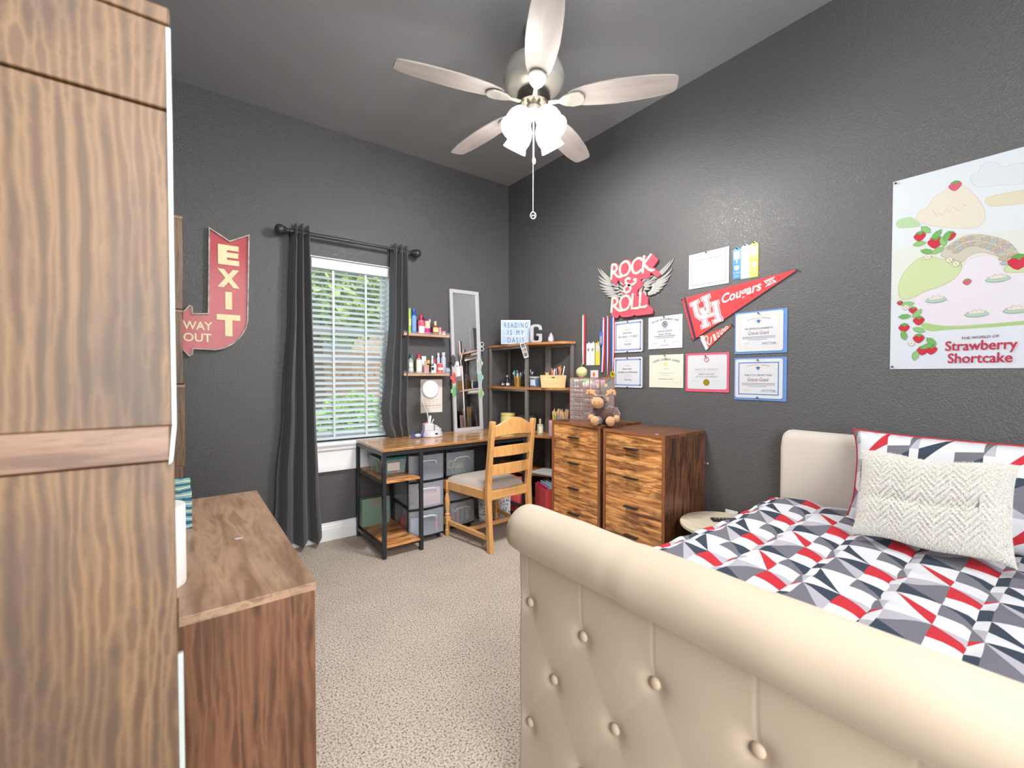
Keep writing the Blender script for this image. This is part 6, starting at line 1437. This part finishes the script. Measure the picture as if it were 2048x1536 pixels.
cup('pencil_cup', 'gold tapered cup of felt pens on the middle shelf', 2.352, 3.045, ZM, .025, .037, .092, goldm)
cup('pencil_cup', 'silver mesh cup of pens behind the front post', 2.425, 2.985, ZM, .030, .036, .094, silv)
PC = [(86, 170, 120), (210, 226, 226), (90, 110, 190), (206, 70, 70), (70, 150, 170), (226, 226, 220), (120, 190, 170)]
for i in range(8):
    a = i * .785; stick('pen', ['green', 'pale aqua', 'blue', 'red', 'teal', 'cream', 'mint'][i % 7] + ' barrelled felt pen standing in the gold cup' + (' at its front' if i == 7 else ''), 'pen', 2.352 + .016 * math.cos(a), 3.045 + .016 * math.sin(a), ZM + .008, .118 + .010 * (i % 3), .0045, PC[i % 7], (-12 * math.sin(a), 12 * math.cos(a)), PC[(i + 2) % 7], 'pens in the gold cup')
for i in range(7):
    a = i * .9; stick('pen', 'grey pen standing in the silver cup', 'pen', 2.425 + .016 * math.cos(a), 2.985 + .016 * math.sin(a), ZM + .008, .125 + .010 * (i % 3), .004, [(70, 74, 80), (150, 156, 170), (60, 70, 110)][i % 3], (-11 * math.sin(a), 11 * math.cos(a)), (190, 190, 196), 'pens in the silver cup')
cj = thing('candle_jar', 'slate blue candle jar with a pale wood lid on the middle shelf', 'candle', (2.395, 2.865, ZM), fc)
MB().lathe([(.040, 0), (.043, .004), (.043, .074), (.041, .077)], n=30).build('jar', mat('slate_blue_glass', (88, 116, 146), .12, coat=.5), cj); MB().cyl(0, 0, .077, .089, .043, n=30).build('lid', pale_w, cj)
MB().prism([(.0435 * math.cos(a), .0435 * math.sin(a)) for a in [R(-150 + i * 10) for i in range(7)]] + [(.042 * math.cos(a), .042 * math.sin(a)) for a in [R(-90 - i * 10) for i in range(7)]], .015, .062, 'z').build('label', mat('label_pale_blue', (196, 212, 230), .4), cj)
bk = thing('wooden_basket', 'pale bamboo box full of coloured pens on the middle shelf', 'box', (2.400, 2.640, ZM), R(-40))
bam = wood('bamboo', 0, [(206, 172, 116), (222, 192, 138), (230, 204, 154)], rough=.45, scale=4, stretch=9, blotch=.1, dark=(196, 160, 104))
a0, a1, b0_, b1_, hh = .094, .104, .044, .052, .100
m = MB(); m.add([(-a0, -b0_, 0), (a0, -b0_, 0), (a0, b0_, 0), (-a0, b0_, 0), (-a1, -b1_, hh), (a1, -b1_, hh), (a1, b1_, hh), (-a1, b1_, hh), (-a1 + .006, -b1_ + .006, hh), (a1 - .006, -b1_ + .006, hh), (a1 - .006, b1_ - .006, hh), (-a1 + .006, b1_ - .006, hh), (-a0 + .006, -b0_ + .006, .006), (a0 - .006, -b0_ + .006, .006), (a0 - .006, b0_ - .006, .006), (-a0 + .006, b0_ - .006, .006)],
      [(0, 3, 2, 1), (0, 1, 5, 4), (1, 2, 6, 5), (2, 3, 7, 6), (3, 0, 4, 7), (4, 5, 9, 8), (5, 6, 10, 9), (6, 7, 11, 10), (7, 4, 8, 11), (8, 9, 13, 12), (9, 10, 14, 13), (10, 11, 15, 14), (11, 8, 12, 15), (12, 13, 14, 15)])
m.build('box_body', bam, bk); MB().box(-.014, .012, -.0535, -.0515, .078, .086).build('hand_slot', ink, bk)
pcs = [(220, 120, 40), (228, 80, 60), (236, 130, 60), (170, 200, 220), (60, 66, 80), (230, 226, 220), (80, 150, 90), (240, 200, 70), (90, 170, 200), (210, 80, 120), (240, 240, 236), (120, 190, 100)]
for i in range(20):
    q = i / 19; lx_ = -.080 + .155 * q; ly_ = random.uniform(-.025, .025); ca_, sa_ = math.cos(R(-40)), math.sin(R(-40))
    stick('pen', (['brown orange', 'tomato red', 'orange', 'pale blue', 'dark slate', 'cream', 'green', 'yellow', 'sky blue', 'rose', 'white', 'lime green'][i % 12] if q < .55 else ['brown orange', 'tomato red', 'orange', 'sky blue', 'pale blue', 'white'][i % 6]) + (' short pen in the left half of the bamboo box' if q < .55 else ' tall pen in the right half of the bamboo box'), 'pen', 2.400 + lx_ * ca_ - ly_ * sa_, 2.640 + lx_ * sa_ + ly_ * ca_, ZM + .008, (.10 + .068 * q + random.uniform(-.008, .012)), .0045, pcs[i % 12] if q < .55 else pcs[[0, 1, 2, 8, 3, 10][i % 6]], (random.uniform(-6, 6), random.uniform(-12, 14)), None, 'pens in the bamboo box')
# desk height level
yl = thing('storage_tub', 'pale yellow tub behind the chair back on the desk height shelf', 'tub', (2.372, 3.215, ZD))
MB().lathe([(.055, 0), (.062, .01), (.066, .11), (.062, .12), (.066, .125), (.066, .142), (.060, .146), (.001, .146)], n=28, cap=False).build('tub_body', mat('butter_yellow', (226, 212, 140), .4), yl)
MB().lathe([(.067, .035), (.068, .04), (.0685, .095), (.067, .10)], n=28, cap=False).build('label', mat('tub_label', (206, 216, 150), .5), yl)
pt = thing('cooking_pot', 'black lidded pot with a cord on the desk height shelf', 'pot', (2.395, 2.985, ZD))
MB().lathe([(.075, 0), (.082, .006), (.088, .11), (.092, .114), (.092, .118)], n=36).build('pot_body', mat('pot_black', (54, 56, 60), .3, noise=(40, (70, 72, 78), .2)), pt)
MB().lathe([(.093, .118), (.094, .124), (.07, .138), (.02, .146), (.001, .147)], n=36, cap=False).build('lid', mat('pot_lid', (72, 72, 74), .25), pt)
MB().tube([(.0, -.03, .142), (0, -.025, .162), (0, .025, .162), (0, .03, .142)], .005, 8).build('lid_handle', handle_m, pt)
MB().tube([(.03, -.02, .143), (.045, -.045, .163), (.07, -.05, .150), (.090, -.055, .125), (.097, -.05, .08)], .0025, 6).build('cord', handle_m, pt)
cbt = bottle('cork_bottle', 'clear corked bottle with a cream label on the desk height shelf', 'bottle', 2.345, 2.735, ZD, .050, .132, (214, 214, 196), mat('cork', (206, 182, 140), .7), .26, .38, alpha=.6, lab=(236, 228, 196), lab_z=(.2, .75))
jr = cup('glass_jar', 'clear glass jar of pink and red pens beside the dresser', 2.365, 2.615, ZD, .026, .026, .125, glassy('jar_glass', (226, 226, 232), .35, .05))
for i in range(7):
    a = i * .9; stick('marker', ['hot pink', 'red', 'light pink'][i % 3] + ' marker standing in the glass jar beside the dresser', 'marker', 2.365 + .013 * math.cos(a), 2.615 + .013 * math.sin(a), ZD + .006, .12 + .006 * (i % 2), .0055, [(236, 60, 120), (226, 60, 70), (240, 120, 150)][i % 3], (-4 * math.sin(a), 4 * math.cos(a)), [(210, 210, 220), (236, 60, 120)][i % 2], 'markers in the glass jar')
PW = [(226, 178, 130), (226, 190, 140), (236, 150, 60), (230, 216, 60), (120, 180, 80), (206, 90, 60), (150, 180, 220), (236, 210, 180)]
for j, (cx_, cy_) in enumerate(((2.432, 2.635), (2.448, 2.560))):
    cup('pencil_cup', ['clear cup of sharpened coloured pencils behind the jar', 'clear cup of pale pencils partly behind the dresser'][j], cx_, cy_, ZD, .030, .033, .10, glassy('jar_glass', (226, 226, 232), .35, .05))
    for i in range(14):
        a = i * 2.4; rr_ = .020 * math.sqrt((i + .5) / 14); c = PW[(i * 3 + j) % 8] if j == 0 else [(226, 190, 150), (216, 170, 130), (232, 206, 176)][i % 3]
        stick('pencil', [['tan', 'honey', 'orange', 'yellow', 'green', 'rust red', 'pale blue', 'peach'][(i * 3 + j) % 8] + ' pencil standing tip up in the left clear cup on the corner shelf', 'pale pencil in the clear cup nearest the dresser'][j], 'pencil', cx_ + rr_ * math.cos(a), cy_ + rr_ * math.sin(a), ZD + .006, .19 + .010 * (i % 3), .0036, c, (-5 * math.sin(a), 5 * math.cos(a)), (226, 184, 140), ['coloured pencils in the clear cup', 'pale pencils in the clear cup'][j])
# low level
o = MB().box(-.09, .10, -.14, .14, 0, .012).build('paper_stack', paper, loc=(2.395, 2.66, ZL + .001), rot=(0, 0, R(12)), bevel=.001); tag(o, 'stack of white paper on the low shelf beside the dresser', 'paper')
rb = thing('file_box', 'coral red file box stuffed with folders under the low shelf', 'box', (2.335, 2.595, .066), R(-20))
crl = mat('coral_card', (226, 84, 86), .55)
m = MB(); m.box(-.085, .085, -.115, -.112, 0, .275).box(-.085, .085, .112, .115, 0, .275).box(-.088, -.085, -.115, .115, 0, .275).box(.085, .088, -.115, .115, 0, .275).box(-.085, .085, -.112, .112, 0, .003)
m.build('box_body', crl, rb, bevel=.001)
for i, (c, hh_) in enumerate((((226, 60, 150), .285), ((190, 222, 236), .295), ((200, 228, 240), .300), ((190, 222, 236), .305), ((44, 84, 180), .315), ((60, 100, 190), .31))):
    x_ = -.07 + i * .026
    o = MB().box(-.0025, .0025, -.105, .105, 0, hh_).build('file_folder', mat('folder_%d' % i, c, .5), loc=(2.335 + x_ * math.cos(R(-20)), 2.595 + x_ * math.sin(R(-20)), .070), rot=(0, 0, R(-20)))
    tag(o, ['hot pink', 'pale blue', 'light aqua', 'icy blue', 'royal blue', 'bright blue'][i] + ' folder standing in the coral file box', 'folder', 'folders in the coral file box')
rg = thing('gift_bag', 'red paper bag standing under the corner shelf behind the chair', 'bag', (2.32, 2.97, .066), R(-10))
m = MB(); m.add([(-.06, -.08, 0), (.06, -.08, 0), (.06, .08, 0), (-.06, .08, 0), (-.062, -.085, .30), (.062, -.085, .30), (.062, .085, .30), (-.062, .085, .30)], [(0, 3, 2, 1), (0, 1, 5, 4), (1, 2, 6, 5), (2, 3, 7, 6), (3, 0, 4, 7)]); m.build('bag_body', crl, rg, solid=.0015)
pb = thing('patterned_bag', 'blue and white floral bag standing on the carpet under the desk end', 'bag', (2.12, 3.08, 0), R(-25))
fl_m = bpy.data.materials.new('floral_print'); fl_m.use_nodes = True; nt = fl_m.node_tree; N = nt.nodes; L = nt.links
tc = N.new('ShaderNodeTexCoord'); vo = N.new('ShaderNodeTexVoronoi'); vo.inputs['Scale'].default_value = 55; cr = N.new('ShaderNodeValToRGB')
cr.color_ramp.interpolation = 'CONSTANT'; cr.color_ramp.elements[0].color = srgb((60, 72, 100)); cr.color_ramp.elements[1].position = .38; cr.color_ramp.elements[1].color = srgb((206, 210, 216)); k = cr.color_ramp.elements.new(.2); k.color = srgb((120, 132, 156))
L.new(tc.outputs['Object'], vo.inputs['Vector']); L.new(vo.outputs['Distance'], cr.inputs[0]); L.new(cr.outputs[0], N['Principled BSDF'].inputs['Base Color'])
m = MB(); m.add([(-.13, -.06, 0), (.13, -.06, 0), (.13, .06, 0), (-.13, .06, 0), (-.14, -.05, .27), (.14, -.05, .27), (.14, .05, .27), (-.14, .05, .27)], [(0, 3, 2, 1), (0, 1, 5, 4), (1, 2, 6, 5), (2, 3, 7, 6), (3, 0, 4, 7)]); m.build('bag_body', fl_m, pb, solid=.003)
for s in (-1, 1): MB().tube([(-.05, s * .05, .265), (-.045, s * .04, .33), (0, s * .035, .35), (.045, s * .04, .33), (.05, s * .05, .265)], .004, 6).build('handle', gry, pb)

# ------------------------------------------------------------------ on the chests
og = thing('drawer_organizer', 'clear mini drawer cabinet with rose gold frame on the chest', 'organizer', (2.24, 2.142, .9005), R(-90))
rg_m = mat('rose_gold', (206, 128, 104), .25, metal=.6); oc = glassy('organizer_clear', (236, 230, 230), .14, .08)
ow, oh, od = .285, .300, .15; cw_ = ow / 3
m = MB()
for i in range(4): x_ = -ow / 2 + i * (ow - .004) / 3; m.box(x_, x_ + .004, 0, .006, 0, oh); m.box(x_, x_ + .004, od - .006, od, 0, oh)
rows = [0, .032, .064, .096, .128, .160, .192, oh - .078, oh - .004]
for z_ in rows: m.box(-ow / 2, ow / 2, 0, .004, z_, z_ + .004); m.box(-ow / 2, ow / 2, od - .004, od, z_, z_ + .004)
for i in (0, 3): 
    x_ = -ow / 2 + i * (ow - .004) / 3
    for z_ in (0, oh - .004): m.box(x_, x_ + .004, .004, od - .004, z_, z_ + .004)
m.build('frame', rg_m, og)
MB().box(-ow / 2 + .003, ow / 2 - .003, .006, od - .006, oh - .006, oh - .003).box(-ow / 2 + .003, -ow / 2 + .005, .006, od - .006, .004, oh - .006).box(ow / 2 - .005, ow / 2 - .003, .006, od - .006, .004, oh - .006).build('panel', oc, og)
inner = [(206, 206, 212), (150, 110, 100), (96, 84, 90), (220, 214, 206), (170, 150, 160), (120, 96, 84)]
for j in range(8):
    for i in range(3):
        z0 = rows[j] + .005; z1 = rows[j + 1] - .001; x0 = -ow / 2 + .006 + i * (ow - .004) / 3; x1 = x0 + cw_ - .008
        m = MB(); m.box(x0, x1, -.002, .0, z0, z1); m.box(x0, x1, .0, od - .01, z0, z0 + .0015); m.box(x0 + (x1 - x0) * .3, x0 + (x1 - x0) * .7, -.006, -.002, z1 - .006, z1 - .002)
        dr = m.build('drawer', oc, og)
        hh_ = (z1 - z0) * random.uniform(.45, .8); m = MB()
        for q in range(3): m.ball((x0 + (x1 - x0) * (.2 + .3 * q), .04, z0 + .002 + hh_ / 2), hh_ / 2, (1.6 if j < 7 else .6, 1.2, 1), 10, 8)
        m.build('trinkets', mat('trinket_%d' % ((i + j * 2) % 6), inner[(i + j * 2) % 6], .4), dr)
for i, c in enumerate(((244, 240, 236), (110, 200, 120), (240, 90, 130), (250, 170, 60), (240, 150, 190), (236, 220, 90))):
    xx = [-.095, -.02, .0, -.01, .09, .11][i]; zz = [.235, .268, .232, .250, .262, .235][i]
    o = MB().box(-.028 if i == 0 else -.014, .028 if i == 0 else .014, -.04, .04, -.0, .055 if i == 0 else .022).build('washi_tape', mat('washi_%d' % i, c, .5), loc=(2.24 + .06, 2.142 - xx, .9005 + zz - (.005 if i == 0 else 0)), rot=(0, 0, R(-90)), bevel=.004)
    tag(o, ['white', 'green', 'pink', 'orange', 'light pink', 'yellow'][i] + ' craft roll in the top row of the rose gold organizer', 'craft roll', 'craft rolls in the organizer')
pa = thing('pineapple_figurine', 'yellow pineapple shaped figurine on top of the organizer', 'figurine', (2.30, 2.225, 1.201))
MB().ball((0, 0, .038), .040, (1, 1, .95), 20, 14, fn=lambda d: 1 + .04 * math.sin(9 * math.atan2(d.y, d.x) + 8 * d.z) * (1 - d.z * d.z)).build('body', mat('pineapple_yellow', (204, 190, 138), .5), pa)
m = MB()
for i in range(8):
    a = i * .785; m.add([(.006 * math.cos(a + 1.57), .006 * math.sin(a + 1.57), .072), (-.006 * math.cos(a + 1.57), -.006 * math.sin(a + 1.57), .072), (.020 * math.cos(a), .020 * math.sin(a), .100 + .006 * (i % 2))], [(0, 1, 2)])
m.build('crown', mat('crown_green', (110, 140, 120), .5), pa, smooth=0, fix=False)
cd = thing('trading_card', 'small white boxed card standing on top of the organizer', 'card', (2.262, 2.070, 1.201), R(-90))
MB().box(-.032, .032, -.004, .006, 0, .050).build('card', paper, cd, bevel=.001); MB().ball((.002, -.005, .022), .014, (.9, .15, 1.1), 12, 8).build('picture', mat('card_orange', (200, 110, 70), .5), cd)
# plush moose
mo = thing('plush_moose', 'brown plush moose sitting on the chest with tan antlers and feet', 'plush toy', (2.185, 1.905, .9005), R(-58))
fur = mat('moose_brown', (92, 62, 54), .95, sheen=.5, bump=(110, 1, .012), noise=(50, (70, 46, 42), .2)); tan = mat('moose_tan', (186, 138, 98), .9, sheen=.4, bump=(260, .7, .003))
fz_ = lambda d: 1 + .03 * math.sin(23 * d.x + 17 * d.y) * math.sin(19 * d.z + 13 * d.y)
MB().ball((0, .01, .062), .070, (1.08, .92, .95), 36, 26, fn=fz_).build('body', fur, mo)
hd = MB().ball((-.028, -.012, .150), .042, (1.05, .95, 1.0), 30, 20, fn=fz_).build('head', fur, mo)
MB().ball((-.040, -.052, .140), .040, (1.0, .82, .92), 26, 18).build('muzzle', tan, hd)
for s in (-1, 1):
    MB().ball((-.040 + s * .012, -.086, .148), .0025, n=8, m=6).build('nostril', handle_m, hd); MB().ball((-.030 + s * .016, -.046, .176), .0045, n=10, m=8).build('eye', handle_m, hd)
    MB().ball((-.028 + s * .044, .0, .158), .016, (.6, .8, 1.3), 14, 10).build('ear', tan, hd)
    m = MB(); bx_ = -.028 + s * .035
    m.tube([(bx_, .0, .182), (bx_ + s * .016, .0, .198), (bx_ + s * .036, 0, .204)], [.009, .014, .016], 12)
    for k, (dx, dz) in enumerate(((.012, .022), (.030, .030), (.048, .024), (.052, .006))): m.ball((bx_ + s * dx, 0, .194 + dz * .7), .0115, (1, .8, 1.15), 12, 8)
    m.build('antler', tan, hd, smooth=60)
    m = MB(); m.tube([(s * .058, -.0, .098), (s * .078, -.022, .072), (s * .080, -.046, .052)], [.022, .022, .020], 14); m.build('arm', fur, mo); MB().ball((s * .080, -.056, .044), .021, (1, 1, 1.1), 16, 12).build('paw', tan, mo)
    m = MB(); m.tube([(s * .035, -.03, .030), (s * .045, -.07, .026), (s * .048, -.088, .026)], [.030, .026, .024], 14); m.build('leg', fur, mo); MB().ball((s * .048, -.102, .030), .029, (.98, .72, 1.05), 20, 14).build('foot_pad', tan, mo)
for i, (x_, y_) in enumerate(((2.15, 1.90), (2.115, 1.47))):
    o = MB().prism([(-.012, -.005), (.006, -.008), (.014, .002), (-.004, .008)], 0, .0012, 'z').build('paper_scrap', paper, loc=(x_, y_, .9003 if i == 0 else .8883)); tag(o, ['tiny white scrap near the plush moose feet', 'tiny white scrap on the chest nearer the bed'][i], 'scrap')
# ------------------------------------------------------------------ on the round table
rm = thing('remote_control', 'small black remote control lying on the round side table', 'remote', (2.300, 1.190, .4403), R(140))
MB().box(-.055, .055, -.020, .020, 0, .012).build('body', handle_m, rm, bevel=.003)
for i in range(5):
    for j in range(2): MB().box(-.045 + i * .019, -.036 + i * .019, -.010 + j * .012, -.004 + j * .012, .012, .0135).build('button', lgry, rm)
# ------------------------------------------------------------------ on the low dresser
o = MB().prism([(-.010, -.004), (.003, -.006), (.011, .0), (.002, .005), (-.009, .004)], 0, .001, 'z').build('paper_scrap', paper, loc=(.124, 1.442, .7602)); tag(o, 'white torn scrap of paper on the low walnut dresser', 'scrap')
pr = thing('paper_roll', 'white paper towel roll standing on the low dresser behind the bookcase edge', 'paper roll', (-.048, 1.22, .7602))
MB().lathe([(.0515, 0), (.0525, .003), (.0525, .172), (.051, .175), (.020, .175)], n=40, cap=False).build('paper_sheets', mat('towel_white', (238, 236, 236), .85, bump=(90, .5, .003)), pr)
MB().lathe([(.020, .0), (.020, .177), (.0175, .177), (.0175, .0)], n=28, cap=False).build('core', mat('cardboard_core', (216, 180, 130), .7), pr)
bb = thing('art_box', 'teal and blue painted box standing on the low dresser', 'box', (-.045, 1.64, .7602), R(4))
tl_m = bpy.data.materials.new('teal_paint_swirl'); tl_m.use_nodes = True; nt = tl_m.node_tree; N = nt.nodes; L = nt.links
tc = N.new('ShaderNodeTexCoord'); wv = N.new('ShaderNodeTexWave'); wv.bands_direction = 'Z'; wv.inputs['Scale'].default_value = 14; wv.inputs['Distortion'].default_value = 6; wv.inputs['Detail'].default_value = 3; cr = N.new('ShaderNodeValToRGB')
for p, c in ((.0, (24, 70, 100)), (.3, (40, 130, 150)), (.55, (150, 214, 214)), (.75, (40, 110, 170))):
    e = cr.color_ramp.elements[0] if p == 0 else cr.color_ramp.elements.new(p); e.position = p; e.color = srgb(c)
cr.color_ramp.elements[-1].color = srgb((214, 220, 170))
L.new(tc.outputs['Object'], wv.inputs['Vector']); L.new(wv.outputs['Fac'], cr.inputs[0]); L.new(cr.outputs[0], N['Principled BSDF'].inputs['Base Color'])
MB().box(-.08, .065, -.02, .02, 0, .118).build('box_body', tl_m, bb, bevel=.001); MB().box(-.082, .062, -.023, .0, .119, .150).build('lid', tl_m, bb, bevel=.001)
